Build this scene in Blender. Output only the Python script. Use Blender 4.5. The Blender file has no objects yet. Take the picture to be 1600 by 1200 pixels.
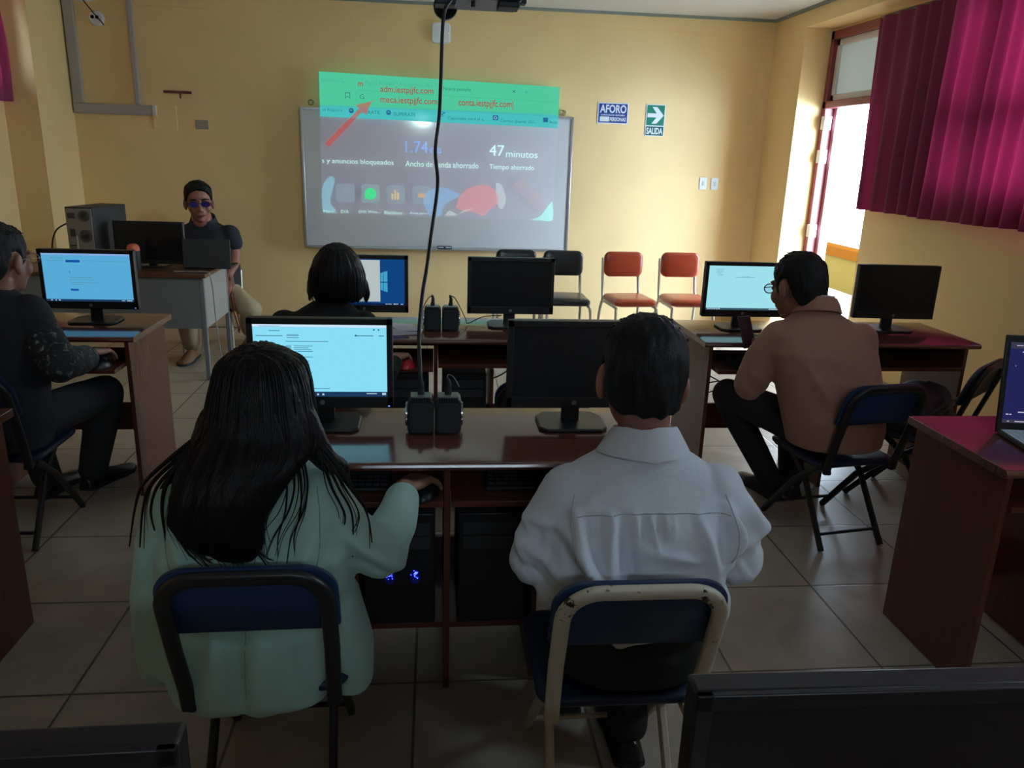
import bpy, bmesh, math, random
import numpy as np
from mathutils import Vector, Matrix, Quaternion, Euler
from mathutils import noise as mnoise

S = bpy.context.scene
COL = S.collection
PI = math.pi
random.seed(7)

# ------------------------------------------------------------------ camera, world, light, exposure
CAM_H = 1.5586
YAW, PITCH, ROLL, FPX = 0.10366649, 0.28433697, 0.03256022, 1229.4484
_cy, _sy, _cp, _sp, _cr, _sr = (math.cos(YAW), math.sin(YAW), math.cos(PITCH), math.sin(PITCH),
                                math.cos(ROLL), math.sin(ROLL))
_f0, _r0, _u0 = Vector((_sy, _cy, 0)), Vector((_cy, -_sy, 0)), Vector((0, 0, 1))
_f = _f0 * _cp - _u0 * _sp
_u = _u0 * _cp + _f0 * _sp
_r, _u = _r0 * _cr + _u * _sr, _u * _cr - _r0 * _sr
cam_data = bpy.data.cameras.new('camera')
cam = bpy.data.objects.new('camera', cam_data)
COL.objects.link(cam)
cam.matrix_world = Matrix(((_r.x, _u.x, -_f.x, 0), (_r.y, _u.y, -_f.y, 0), (_r.z, _u.z, -_f.z, CAM_H), (0, 0, 0, 1)))
cam_data.sensor_fit = 'HORIZONTAL'
cam_data.sensor_width = 36.0
cam_data.lens = FPX / 1600 * 36.0
cam_data.clip_start = 0.02
S.camera = cam

SKY = 24.0
W = bpy.data.worlds.new('sky')
W.use_nodes = True
S.world = W
bg = W.node_tree.nodes['Background']
bg.inputs[0].default_value = (0.75, 0.98, 1.20, 1)
bg.inputs[1].default_value = SKY

S.view_settings.view_transform = 'Standard'
S.view_settings.look = 'None'
S.view_settings.exposure = 0.0
S.view_settings.gamma = 1.0
S.view_settings.use_curve_mapping = False
S.cycles.use_denoising = True
S.cycles.max_bounces = 7
S.cycles.diffuse_bounces = 5
S.cycles.glossy_bounces = 3
S.cycles.transmission_bounces = 4
S.cycles.transparent_max_bounces = 16
S.cycles.caustics_reflective = False
S.cycles.caustics_refractive = False
S.cycles.sample_clamp_indirect = 4.0

def area(name, loc, target, sx, sy, power=None, color=(1, 1, 1), portal=False, spread=None):
    l = bpy.data.lights.new(name, 'AREA')
    l.shape = 'RECTANGLE'; l.size = sx; l.size_y = sy; l.color = color
    if portal: l.cycles.is_portal = True
    else: l.energy = power
    if spread: l.spread = spread
    o = bpy.data.objects.new(name, l); COL.objects.link(o)
    o.location = loc
    d = Vector(target) - Vector(loc)
    o.rotation_euler = d.to_track_quat('-Z', 'Y').to_euler()
    return o

# glare of the sunlit yard along the right-hand side of the building
area('sunlit_yard', (6.6, 1.25, 1.10), (3.4, 1.25, 1.20), 7.5, 1.8, 1300, (.66, 1.0, 1.5))

# ------------------------------------------------------------------ helpers
def link(o, parent=None):
    COL.objects.link(o)
    if parent is not None: o.parent = parent
    return o

def tag(o, label=None, cat=None, group=None, kind=None):
    if label: o['label'] = label
    if cat: o['category'] = cat
    if group: o['group'] = group
    if kind: o['kind'] = kind
    return o

def thing(name, label, cat, loc=(0, 0, 0), rz=0.0, group=None):
    o = bpy.data.objects.new(name, None)
    o.empty_display_size = 0.05
    COL.objects.link(o)
    o.location = loc; o.rotation_euler = (0, 0, rz)
    return tag(o, label, cat, group)

def dup(root, loc, rz, label=None, group=None):
    r = root.copy(); COL.objects.link(r); r.location = loc; r.rotation_euler = (0, 0, rz)
    if label: r['label'] = label
    if group: r['group'] = group
    for ch in list(root.children):
        c = ch.copy(); COL.objects.link(c); c.parent = r
        for g in list(ch.children):
            d = g.copy(); COL.objects.link(d); d.parent = c
    return r

class MB:
    """collects geometry that becomes one mesh"""
    def __init__(s): s.v = []; s.f = []; s.m = []; s.cur = 0
    def add(s, vs, fs):
        b = len(s.v); s.v += [tuple(v) for v in vs]
        s.f += [tuple(i + b for i in f) for f in fs]; s.m += [s.cur] * len(fs)
        return s
    def mat(s, i): s.cur = i; return s
    def box(s, c, size, rot=None, taper=None):
        x, y, z = (k / 2 for k in size); vs = []
        for sx, sy, sz in ((-1,-1,-1),(1,-1,-1),(1,1,-1),(-1,1,-1),(-1,-1,1),(1,-1,1),(1,1,1),(-1,1,1)):
            t = taper if (taper and sz > 0) else 1
            p = Vector((sx*x*t, sy*y*t, sz*z))
            if rot is not None: p = rot @ p
            vs.append(p + Vector(c))
        return s.add(vs, [(0,3,2,1),(4,5,6,7),(0,1,5,4),(1,2,6,5),(2,3,7,6),(3,0,4,7)])
    def bar(s, a, b, w, h, up=(0, 0, 1)):
        a, b = Vector(a), Vector(b); d = (b - a); L = d.length; d.normalize()
        x = d.cross(Vector(up)); x = x.normalized() if x.length > 1e-6 else Vector((1, 0, 0)); y = x.cross(d)
        R = Matrix((x, d, y)).transposed()
        return s.box((a + b) / 2, (w, L, h), R)
    def ring_loft(s, rings, cap=True, closed=True):
        n = len(rings[0]); b = len(s.v)
        for r in rings: s.v += [tuple(p) for p in r]
        for i in range(len(rings) - 1):
            for j in range(n if closed else n - 1):
                k = (j + 1) % n
                s.f.append((b+i*n+j, b+i*n+k, b+(i+1)*n+k, b+(i+1)*n+j)); s.m.append(s.cur)
        if cap:
            s.f.append(tuple(b + j for j in reversed(range(n)))); s.m.append(s.cur)
            s.f.append(tuple(b + (len(rings)-1)*n + j for j in range(n))); s.m.append(s.cur)
        return s
    def tube(s, pts, r, seg=8, cap=True, flat=None):
        """swept tube; r is a number or list; flat=(w,h) gives a rectangular section"""
        pts = [Vector(p) for p in pts]; n = len(pts)
        if not isinstance(r, (list, tuple)): r = [r] * n
        rings = []; prev = None
        for i, p in enumerate(pts):
            d = (pts[min(i+1, n-1)] - pts[max(i-1, 0)])
            d = d.normalized() if d.length > 1e-9 else Vector((0, 0, 1))
            if prev is None:
                a = Vector((0, 0, 1)) if abs(d.z) < .9 else Vector((1, 0, 0))
                x = d.cross(a).normalized()
            else:
                x = prev - d * prev.dot(d)
                x = x.normalized() if x.length > 1e-6 else prev
            prev = x; y = d.cross(x)
            if flat:
                w, h = flat[0] / 2, flat[1] / 2
                rings.append([p + x*a*w + y*b*h for a, b in ((-1,-.6),(-.6,-1),(.6,-1),(1,-.6),(1,.6),(.6,1),(-.6,1),(-1,.6))])
            else:
                rings.append([p + (x*math.cos(t) + y*math.sin(t)) * r[i] for t in [2*PI*k/seg for k in range(seg)]])
        return s.ring_loft(rings, cap)
    def cyl(s, a, b, r, seg=20, r2=None):
        return s.tube([a, b], [r, r if r2 is None else r2], seg)
    def lathe(s, prof, seg=24, c=(0, 0, 0), axis='Z'):
        rings = []
        for (r, h) in prof:
            rg = []
            for k in range(seg):
                t = 2*PI*k/seg; x, y = r*math.cos(t), r*math.sin(t)
                p = {'Z': (x, y, h), 'Y': (x, h, -y), 'X': (h, x, y)}[axis]
                rg.append((p[0]+c[0], p[1]+c[1], p[2]+c[2]))
            rings.append(rg)
        return s.ring_loft(rings, True)
    def prism(s, poly, a, b, plane='XZ'):
        """extrude polygon (2-D) between a and b along the third axis"""
        def P(u, v, w): return {'XZ': (u, w, v), 'XY': (u, v, w), 'YZ': (w, u, v)}[plane]
        n = len(poly); vs = [P(u, v, a) for u, v in poly] + [P(u, v, b) for u, v in poly]
        fs = [tuple(range(n)), tuple(reversed(range(n, 2*n)))] + [(i, i+n, (i+1) % n + n, (i+1) % n) for i in range(n)]
        return s.add(vs, fs)
    def ellipsoid(s, c, r, rot=None, seg=20, rings=12):
        c = Vector(c); vs = []; fs = []
        vs.append((0, 0, 1))
        for i in range(1, rings):
            t = PI*i/rings
            for k in range(seg):
                a = 2*PI*k/seg; vs.append((math.sin(t)*math.cos(a), math.sin(t)*math.sin(a), math.cos(t)))
        vs.append((0, 0, -1))
        for k in range(seg): fs.append((0, 1+k, 1+(k+1) % seg))
        for i in range(rings-2):
            for k in range(seg):
                q = 1+i*seg; fs.append((q+k, q+seg+k, q+seg+(k+1) % seg, q+(k+1) % seg))
        q = 1+(rings-2)*seg
        for k in range(seg): fs.append((q+k, len(vs)-1, q+(k+1) % seg))
        out = []
        for v in vs:
            p = Vector((v[0]*r[0], v[1]*r[1], v[2]*r[2]))
            if rot is not None: p = rot @ p
            out.append(p + c)
        return s.add(out, fs)
    def chain(s, pts, radii, seg=14):
        """rounded cones joint to joint (for voxel union)"""
        pts = [Vector(p) for p in pts]
        for i in range(len(pts)):
            s.ellipsoid(pts[i], (radii[i],)*3, seg=seg, rings=max(8, seg//2))
        for i in range(len(pts)-1):
            s.tube([pts[i], pts[i+1]], [radii[i], radii[i+1]], seg)
        return s
    def sections(s, secs, seg=36):
        """closed loft of superellipse sections (cx,cy,cz,rx,ry[,exp[,tilt]]) tilt raises the +y side"""
        rings = []
        for q in secs:
            cx, cy, cz, rx, ry = q[:5]; e = q[5] if len(q) > 5 else 2.3; tl = q[6] if len(q) > 6 else 0
            rg = []
            for k in range(seg):
                t = 2*PI*k/seg; c, n = math.cos(t), math.sin(t)
                x = rx*math.copysign(abs(c)**(2/e), c); y = ry*math.copysign(abs(n)**(2/e), n)
                rg.append((cx+x, cy+y, cz+y*tl))
            rings.append(rg)
        return s.ring_loft(rings, True)
    def mesh(s, name):
        me = bpy.data.meshes.new(name); me.from_pydata(s.v, [], s.f); me.update()
        me.polygons.foreach_set('material_index', s.m)
        bm = bmesh.new(); bm.from_mesh(me); bmesh.ops.recalc_face_normals(bm, faces=bm.faces); bm.to_mesh(me); bm.free()
        return me
    def obj(s, name, mats, parent=None, smooth=False, bevel=0, seg=2, angle=35, loc=None, rot=None):
        me = s.mesh(name)
        if not isinstance(mats, (list, tuple)): mats = [mats]
        for m in mats: me.materials.append(m)
        o = bpy.data.objects.new(name, me); link(o, parent)
        if loc is not None: o.location = loc
        if rot is not None: o.rotation_euler = rot
        if bevel:
            md = o.modifiers.new('bevel', 'BEVEL'); md.width = bevel; md.segments = seg; md.limit_method = 'ANGLE'; md.angle_limit = math.radians(30)
            md.harden_normals = False
        if smooth or bevel:
            me.polygons.foreach_set('use_smooth', [True]*len(me.polygons))
            bm = bmesh.new(); bm.from_mesh(me)
            for e in bm.edges:
                if len(e.link_faces) == 2 and e.calc_face_angle(0) > math.radians(angle): e.smooth = False
            bm.to_mesh(me); bm.free()
        return o

def baked(mb, name, mat, parent, voxel, smooth_iter=6, fac=0.5, warp=None):
    """voxel-union the collected shells into one continuous surface, smooth it, optionally displace it"""
    me = mb.mesh(name + '_raw')
    o = bpy.data.objects.new(name + '_raw', me); COL.objects.link(o)
    r = o.modifiers.new('r', 'REMESH'); r.mode = 'VOXEL'; r.voxel_size = voxel; r.use_smooth_shade = True
    if smooth_iter:
        m = o.modifiers.new('s', 'SMOOTH'); m.factor = fac; m.iterations = smooth_iter
    dg = bpy.context.evaluated_depsgraph_get(); dg.update()
    new = bpy.data.meshes.new_from_object(o.evaluated_get(dg))
    bpy.data.objects.remove(o); bpy.data.meshes.remove(me)
    new.name = name
    if warp:
        n = len(new.vertices); co = np.empty(n*3, np.float32); no = np.empty(n*3, np.float32)
        new.vertices.foreach_get('co', co); new.vertices.foreach_get('normal', no)
        co = co.reshape(-1, 3); no = no.reshape(-1, 3)
        new.vertices.foreach_set('co', np.ascontiguousarray(warp(co, no), np.float32).ravel()); new.update()
    new.polygons.foreach_set('use_smooth', [True]*len(new.polygons))
    new.materials.clear(); new.materials.append(mat)
    q = bpy.data.objects.new(name, new); link(q, parent)
    return q

def folds(lines, rnd=None, gain=1.0, back=True):
    """cloth folds: each line (a, b, amplitude, width) raises a ridge (or a crease) along a segment seen from behind"""
    L = [(np.array((a[0], a[2]), np.float32), np.array((b[0], b[2]), np.float32), amp*gain, w) for a, b, amp, w in lines]
    def warp(co, no):
        d = np.zeros(len(co), np.float32); xz = co[:, [0, 2]]
        wgt = np.clip(-no[:, 1]*1.6+.45, 0, 1) if back else np.ones(len(co))
        for a, b, amp, w in L:
            ab = b - a; t = np.clip(((xz - a) @ ab) / (ab @ ab), 0, 1)
            q = xz - (a + t[:, None]*ab)
            q2 = (q*q).sum(1); taper = 0.30 + 0.70*np.sin(np.pi*np.clip(t, .04, .96))
            d += amp * np.exp(-q2/(w*w)) * taper * wgt
        if rnd:
            amp, sc = rnd
            for i, c in enumerate(co):
                d[i] += amp*(mnoise.noise(Vector((c[0]*sc, c[1]*sc, c[2]*sc*.55))))
        return co + no*d[:, None]
    return warp

# ------------------------------------------------------------------ materials
MATS = {}
def mat(name, color, rough=.6, metal=0, bump=0, bscale=40, var=0, vscale=6, spec=.5, sheen=0, stretch=None, coat=0, emit=None, estr=0):
    if name in MATS: return MATS[name]
    m = bpy.data.materials.new(name); m.use_nodes = True; nt = m.node_tree; N = nt.nodes; Lk = nt.links
    b = N['Principled BSDF']
    b.inputs['Base Color'].default_value = (*color, 1); b.inputs['Roughness'].default_value = rough
    b.inputs['Metallic'].default_value = metal; b.inputs['Specular IOR Level'].default_value = spec
    if sheen: b.inputs['Sheen Weight'].default_value = sheen
    if coat: b.inputs['Coat Weight'].default_value = coat; b.inputs['Coat Roughness'].default_value = .12
    if emit: b.inputs['Emission Color'].default_value = (*emit, 1); b.inputs['Emission Strength'].default_value = estr
    if bump or var:
        tc = N.new('ShaderNodeTexCoord'); mp = N.new('ShaderNodeMapping'); Lk.new(tc.outputs['Object'], mp.inputs[0])
        if stretch: mp.inputs['Scale'].default_value = stretch
    if var:
        n = N.new('ShaderNodeTexNoise'); n.inputs['Scale'].default_value = vscale; n.inputs['Detail'].default_value = 5
        Lk.new(mp.outputs[0], n.inputs['Vector'])
        r = N.new('ShaderNodeValToRGB'); r.color_ramp.elements[0].position = .3; r.color_ramp.elements[1].position = .7
        r.color_ramp.elements[0].color = (*[c*(1-var) for c in color], 1)
        r.color_ramp.elements[1].color = (*[min(1, c*(1+var)) for c in color], 1)
        Lk.new(n.outputs[0], r.inputs[0]); Lk.new(r.outputs[0], b.inputs['Base Color'])
    if bump:
        n2 = N.new('ShaderNodeTexNoise'); n2.inputs['Scale'].default_value = bscale; n2.inputs['Detail'].default_value = 4
        Lk.new(mp.outputs[0], n2.inputs['Vector'])
        bp = N.new('ShaderNodeBump'); bp.inputs['Strength'].default_value = bump; bp.inputs['Distance'].default_value = .01
        Lk.new(n2.outputs[0], bp.inputs['Height']); Lk.new(bp.outputs[0], b.inputs['Normal'])
    MATS[name] = m
    return m

def emis(name, color, strength):
    if name in MATS: return MATS[name]
    m = bpy.data.materials.new(name); m.use_nodes = True; nt = m.node_tree
    nt.nodes.remove(nt.nodes['Principled BSDF'])
    e = nt.nodes.new('ShaderNodeEmission'); e.inputs[0].default_value = (*color, 1); e.inputs[1].default_value = strength
    nt.links.new(e.outputs[0], nt.nodes['Material Output'].inputs[0])
    MATS[name] = m
    return m

def beam(name, color, strength, cover=0.0):
    """glowing film for projected light: adds its colour to what lies behind; cover>0 replaces that share of it"""
    m = bpy.data.materials.new(name); m.use_nodes = True; nt = m.node_tree
    nt.nodes.remove(nt.nodes['Principled BSDF'])
    e = nt.nodes.new('ShaderNodeEmission'); e.inputs[0].default_value = (*color, 1); e.inputs[1].default_value = strength
    t = nt.nodes.new('ShaderNodeBsdfTransparent'); k = 1 - cover; t.inputs[0].default_value = (k, k, k, 1)
    a = nt.nodes.new('ShaderNodeAddShader')
    nt.links.new(e.outputs[0], a.inputs[0]); nt.links.new(t.outputs[0], a.inputs[1])
    nt.links.new(a.outputs[0], nt.nodes['Material Output'].inputs[0])
    return m

def text(name, s, x0, x1, z0, z1, y, m, parent, bold=0.0, shear=0):
    """lettering fitted into the box x0..x1, z0..z1 on a wall facing -y"""
    c = bpy.data.curves.new(name, 'FONT'); c.body = s; c.size = 1; c.resolution_u = 3; c.fill_mode = 'FRONT'; c.offset = bold
    o = bpy.data.objects.new(name + '_t', c); COL.objects.link(o)
    dg = bpy.context.evaluated_depsgraph_get(); dg.update()
    me = bpy.data.meshes.new_from_object(o.evaluated_get(dg)); bpy.data.objects.remove(o)
    n = len(me.vertices); co = np.empty(n*3, np.float32); me.vertices.foreach_get('co', co); co = co.reshape(-1, 3)
    lo, hi = co.min(0), co.max(0); k = (co - lo) / np.maximum(hi - lo, 1e-6)
    out = np.zeros_like(co)
    out[:, 0] = x0 + k[:, 0]*(x1-x0); out[:, 2] = z0 + k[:, 1]*(z1-z0) + shear*k[:, 0]; out[:, 1] = y
    me.vertices.foreach_set('co', out.ravel()); me.name = name; me.update()
    me.materials.clear(); me.materials.append(m)
    q = bpy.data.objects.new(name, me); link(q, parent)
    return q

def rrect(x0, x1, z0, z1, r, n=5):
    out = []
    for cx, cz, a0 in ((x1-r, z1-r, 0), (x0+r, z1-r, 90), (x0+r, z0+r, 180), (x1-r, z0+r, 270)):
        for k in range(n+1):
            a = math.radians(a0 + 90*k/n); out.append((cx + r*math.cos(a), cz + r*math.sin(a)))
    return out

def smooth_path(pts, n=8):
    P = [Vector(p) for p in pts]; out = []
    for i in range(len(P)-1):
        p0, p1, p2, p3 = P[max(i-1, 0)], P[i], P[i+1], P[min(i+2, len(P)-1)]
        for k in range(n):
            t = k/n
            out.append(.5*((2*p1) + (p2-p0)*t + (2*p0-5*p1+4*p2-p3)*t*t + (3*p1-p0-3*p2+p3)*t**3))
    out.append(P[-1])
    return out
# ------------------------------------------------------------------ setting
D = 7.618; XR = 3.13; XRR = 3.38; XL = -3.14; XLR = -3.40; H = 2.814; YB = -2.4
YP = 6.97            # pillars fill the two far corners beyond this depth

paint = mat('cream_wall_paint', (.78, .55, .268), rough=.75, bump=.03, bscale=60, var=.06, vscale=1.3)
ceil_m = mat('ceiling_paint', (.66, .66, .63), rough=.8, bump=.02, bscale=30)
maroon = mat('maroon_gloss_paint', (.20, .035, .04), rough=.35, var=.12, vscale=5)
aluminium = mat('aluminium', (.55, .56, .58), rough=.35, metal=1)

def floor_material():
    m = bpy.data.materials.new('floor_tiles'); m.use_nodes = True; nt = m.node_tree; N = nt.nodes; L = nt.links
    b = N['Principled BSDF']
    tc = N.new('ShaderNodeTexCoord'); sep = N.new('ShaderNodeSeparateXYZ'); L.new(tc.outputs['Object'], sep.inputs[0])
    def math_(op, a, bb=None):
        n = N.new('ShaderNodeMath'); n.operation = op
        for i, q in enumerate((a, bb)):
            if q is None: continue
            if isinstance(q, (int, float)): n.inputs[i].default_value = q
            else: L.new(q, n.inputs[i])
        return n.outputs[0]
    ds = []; ids = []
    for out, off in ((sep.outputs[0], 1.4472), (sep.outputs[1], 2.5646)):
        q = math_('DIVIDE', math_('SUBTRACT', out, off), .5)
        fr = math_('FRACT', q); ids.append(math_('FLOOR', q))
        ds.append(math_('MINIMUM', fr, math_('SUBTRACT', 1.0, fr)))
    dist = math_('MINIMUM', ds[0], ds[1])
    gr = N.new('ShaderNodeMapRange'); gr.inputs[1].default_value = .005; gr.inputs[2].default_value = .011
    L.new(dist, gr.inputs[0])
    n1 = N.new('ShaderNodeTexNoise'); n1.inputs['Scale'].default_value = 5; n1.inputs['Detail'].default_value = 7
    n1.inputs['Distortion'].default_value = .6
    cmb = N.new('ShaderNodeCombineXYZ'); L.new(ids[0], cmb.inputs[0]); L.new(ids[1], cmb.inputs[1])
    wn = N.new('ShaderNodeTexWhiteNoise'); wn.noise_dimensions = '2D'; L.new(cmb.outputs[0], wn.inputs['Vector'])
    va = N.new('ShaderNodeVectorMath'); va.operation = 'ADD'; L.new(tc.outputs['Object'], va.inputs[0])
    vs = N.new('ShaderNodeVectorMath'); vs.operation = 'SCALE'; vs.inputs[3].default_value = 9; L.new(wn.outputs['Color'], vs.inputs[0])
    L.new(vs.outputs[0], va.inputs[1]); L.new(va.outputs[0], n1.inputs['Vector'])
    r = N.new('ShaderNodeValToRGB'); r.color_ramp.elements[0].position = .3; r.color_ramp.elements[1].position = .72
    r.color_ramp.elements[0].color = (.36, .30, .235, 1); r.color_ramp.elements[1].color = (.50, .43, .345, 1)
    L.new(n1.outputs[0], r.inputs[0])
    mx = N.new('ShaderNodeMix'); mx.data_type = 'RGBA'; L.new(gr.outputs[0], mx.inputs[0])
    mx.inputs[6].default_value = (.12, .095, .07, 1); L.new(r.outputs[0], mx.inputs[7])
    L.new(mx.outputs[2], b.inputs['Base Color'])
    b.inputs['Roughness'].default_value = .38
    bp = N.new('ShaderNodeBump'); bp.inputs['Strength'].default_value = .4; bp.inputs['Distance'].default_value = .003
    L.new(gr.outputs[0], bp.inputs['Height']); L.new(bp.outputs[0], b.inputs['Normal'])
    return m

def struct(name, mb, m, parent=None, **k):
    o = mb.obj(name, m, parent, **k)
    if parent is None: o['kind'] = 'structure'
    return o

struct('floor', MB().box(((XR+XL)/2, (D+YB)/2, -.05), (XRR-XLR+.5, D-YB+.4, .1)), floor_material())
struct('ceiling', MB().box(((XR+XL)/2, (D+YB)/2, H+.06), (XRR-XLR+.5, D-YB+.4, .12)), ceil_m)
wb = MB().box(((XR+XL)/2, D+.1, H/2), (XRR-XLR+.4, .2, H))
wb.box((.05, D-.001, 1.62), (.24, .004, 2.36))                              # plastered-over cable chase
wb.box((0, D-.003, 2.745), (XR-XL, .012, .14))                              # ring beam line under the ceiling
struct('wall_back', wb, paint)

def side_wall(name, sx, xin, xface, openings):
    """openings: (y0,y1,z0,z1) cut through a 0.2 m wall whose inner face is x=xface"""
    mb = MB(); t = .2; xc = xface + sx*t/2
    ys = sorted({YB, D} | {o[0] for o in openings} | {o[1] for o in openings})
    for a, b in zip(ys, ys[1:]):
        op = [o for o in openings if o[0] <= a and o[1] >= b]
        zs = [(0, H)] if not op else [(0, op[0][2]), (op[0][3], H)]
        for z0, z1 in zs:
            if z1 - z0 > .001: mb.box((xc, (a+b)/2, (z0+z1)/2), (t, b-a, z1-z0))
    mb.box(((xin+xface)/2, (YP+D)/2, H/2), (abs(xface-xin), D-YP, H))        # corner pillar
    mb.box(((xin+xface)/2, (YP+YB)/2, H-.075), (abs(xface-xin), YP-YB, .15))   # beam over the recess
    return struct(name, mb, paint)
DOOR = (6.05, YP, 0, 2.64); WIN1 = (2.9, 5.06, 1.38, 2.58); FILL_WIN3 = (1.3, 2.1, 1.9, 2.55); FILL_WIN4 = (-.5, 1.75, 2.50, 2.77)     # FILL_WIN4: x range, high in the rear wall; last two openings are unseen, added to light the sitters
WIN2 = (3.2, 6.85, 1.95, 2.6)
side_wall('wall_right', 1, XR, XRR, [DOOR, WIN1, FILL_WIN3])
side_wall('wall_left', -1, XL, XLR, [WIN2])

cor = mat('cornice_grey_green', (.20, .23, .20), rough=.6)
struct('trim_1', MB().box(((XR+XL)/2, D-.012, H-.012), (XR-XL, .024, .024)), cor)
struct('trim_2', MB().box((XR-.012, (D+YB)/2, H-.012), (.024, D-YB, .024)), cor)

# door frame with transom, hinges, standing open to the yard
dr = thing('door_1', None, None); dr['kind'] = 'structure'
fx = XRR + .03
fb = MB()
fb.box((fx, YP-.03, 1.32), (.10, .06, 2.64)); fb.box((fx, DOOR[0]+.03, 2.33), (.10, .06, .62))
fb.box((fx, (YP+DOOR[0])/2, 2.605), (.10, YP-DOOR[0], .07)); fb.box((fx, (YP+DOOR[0])/2, 2.05), (.10, YP-DOOR[0], .06))
fb.obj('door_frame', maroon, dr, bevel=.006)
MB().box((fx+.06, YP-.085, 1.02), (.05, .05, 2.0)).obj('door_stop', mat('rose_paint', (.55, .25, .28), rough=.4), dr, bevel=.004)
for z in (1.90, 1.62, .98):
    h = MB(); h.box((fx-.03, YP-.075, z), (.07, .05, .11)); h.cyl((fx-.055, YP-.10, z-.06), (fx-.055, YP-.10, z+.06), .009, 10)
    h.obj('hinge', mat('white_hinge', (.8, .8, .8), rough=.4), dr, bevel=.002)
frost = bpy.data.materials.new('frosted_glass'); frost.use_nodes = True
_n = frost.node_tree; _b = _n.nodes['Principled BSDF']; _b.inputs['Base Color'].default_value = (.75, .76, .72, 1); _b.inputs['Roughness'].default_value = .5
_t = _n.nodes.new('ShaderNodeBsdfTranslucent'); _t.inputs[0].default_value = (.2, .2, .18, 1)
_mx = _n.nodes.new('ShaderNodeMixShader'); _mx.inputs[0].default_value = .5
_n.links.new(_b.outputs[0], _mx.inputs[1]); _n.links.new(_t.outputs[0], _mx.inputs[2]); _n.links.new(_mx.outputs[0], _n.nodes['Material Output'].inputs[0])
MB().box((fx+.01, (YP+DOOR[0])/2, 2.32), (.006, YP-DOOR[0]-.12, .50)).obj('transom_pane', frost, dr)
tf = MB(); y0, y1 = DOOR[0]+.06, YP-.06
for a, b, z0, z1 in ((y0, y1, 2.08, 2.13), (y0, y1, 2.52, 2.57), (y0, y0+.05, 2.08, 2.57), (y1-.05, y1, 2.08, 2.57)):
    tf.box((fx+.0, (a+b)/2, (z0+z1)/2), (.03, b-a, z1-z0))
tf.obj('transom_sash', mat('pale_sash', (.62, .58, .54), rough=.5), dr, bevel=.004)

def window(name, x, op, muls, hm):
    w = thing(name, None, None); w['kind'] = 'structure'
    y0, y1, z0, z1 = op; f = MB(); t = .05
    for a, b, c, d in ((y0, y1, z0, z0+t), (y0, y1, z1-t, z1), (y0, y0+t, z0, z1), (y1-t, y1, z0, z1)):
        f.box((x, (a+b)/2, (c+d)/2), (.06, b-a, d-c))
    for m0, m1 in muls: f.box((x, (m0+m1)/2, (z0+z1)/2), (.06, m1-m0, z1-z0))
    for m0, m1 in hm: f.box((x, (y0+y1)/2, (m0+m1)/2), (.06, y1-y0, m1-m0))
    f.obj('window_frame', maroon, w, bevel=.004)
    g = bpy.data.materials.get('window_glass')
    if g is None:
        g = bpy.data.materials.new('window_glass'); g.use_nodes = True; nt = g.node_tree
        gl = nt.nodes.new('ShaderNodeBsdfGlossy'); gl.inputs['Roughness'].default_value = .03
        tr = nt.nodes.new('ShaderNodeBsdfTransparent'); tr.inputs[0].default_value = (.93, .95, .94, 1)
        fr = nt.nodes.new('ShaderNodeFresnel'); mx = nt.nodes.new('ShaderNodeMixShader')
        nt.links.new(fr.outputs[0], mx.inputs[0]); nt.links.new(tr.outputs[0], mx.inputs[1]); nt.links.new(gl.outputs[0], mx.inputs[2])
        nt.links.new(mx.outputs[0], nt.nodes['Material Output'].inputs[0])
    MB().box((x, (y0+y1)/2, (z0+z1)/2), (.004, y1-y0-.06, z1-z0-.06)).obj('pane', g, w)
    return w
window('window_1', XRR+.08, WIN1, [(4.60, 4.76), (3.7, 3.78)], [(1.80, 1.91)])
window('window_2', XLR-.08, WIN2, [(4.4, 4.46), (5.6, 5.66)], [])
window('fill_window_3', XRR+.08, FILL_WIN3, [], [])
rw = MB(); xa, xb = XLR-.2, XRR+.2
for a, b, c, d in ((xa, FILL_WIN4[0], 0, H), (FILL_WIN4[1], xb, 0, H), (FILL_WIN4[0], FILL_WIN4[1], 0, FILL_WIN4[2]), (FILL_WIN4[0], FILL_WIN4[1], FILL_WIN4[3], H)): rw.box(((a+b)/2, YB-.1, (c+d)/2), (b-a, .2, d-c))
struct('wall_rear', rw, paint)
w4 = thing('fill_window_4', None, None); w4['kind'] = 'structure'; f = MB()
for a, b, c, d in ((FILL_WIN4[0], FILL_WIN4[1], FILL_WIN4[2], FILL_WIN4[2]+.05), (FILL_WIN4[0], FILL_WIN4[1], FILL_WIN4[3]-.05, FILL_WIN4[3]), (FILL_WIN4[0], FILL_WIN4[0]+.05, FILL_WIN4[2], FILL_WIN4[3]), (FILL_WIN4[1]-.05, FILL_WIN4[1], FILL_WIN4[2], FILL_WIN4[3])): f.box(((a+b)/2, YB-.08, (c+d)/2), (b-a, .06, d-c))
f.obj('window_frame', maroon, w4, bevel=.004)
for nm, x, op, sx in (('sky_at_door', XRR+.19, DOOR, 1), ('sky_at_window_1', XRR+.19, WIN1, 1), ('sky_at_fill_window_3', XRR+.19, FILL_WIN3, 1),
                      ('sky_at_window_2', XLR-.19, WIN2, -1)):
    c = (x, (op[0]+op[1])/2, (op[2]+op[3])/2)
    area(nm, c, (c[0]-sx, c[1], c[2]), op[1]-op[0], op[3]-op[2], portal=True)

area('sky_at_fill_window_4', ((FILL_WIN4[0]+FILL_WIN4[1])/2, YB-.19, (FILL_WIN4[2]+FILL_WIN4[3])/2), ((FILL_WIN4[0]+FILL_WIN4[1])/2, YB+1, (FILL_WIN4[2]+FILL_WIN4[3])/2), FILL_WIN4[1]-FILL_WIN4[0], FILL_WIN4[3]-FILL_WIN4[2], portal=True)
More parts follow.
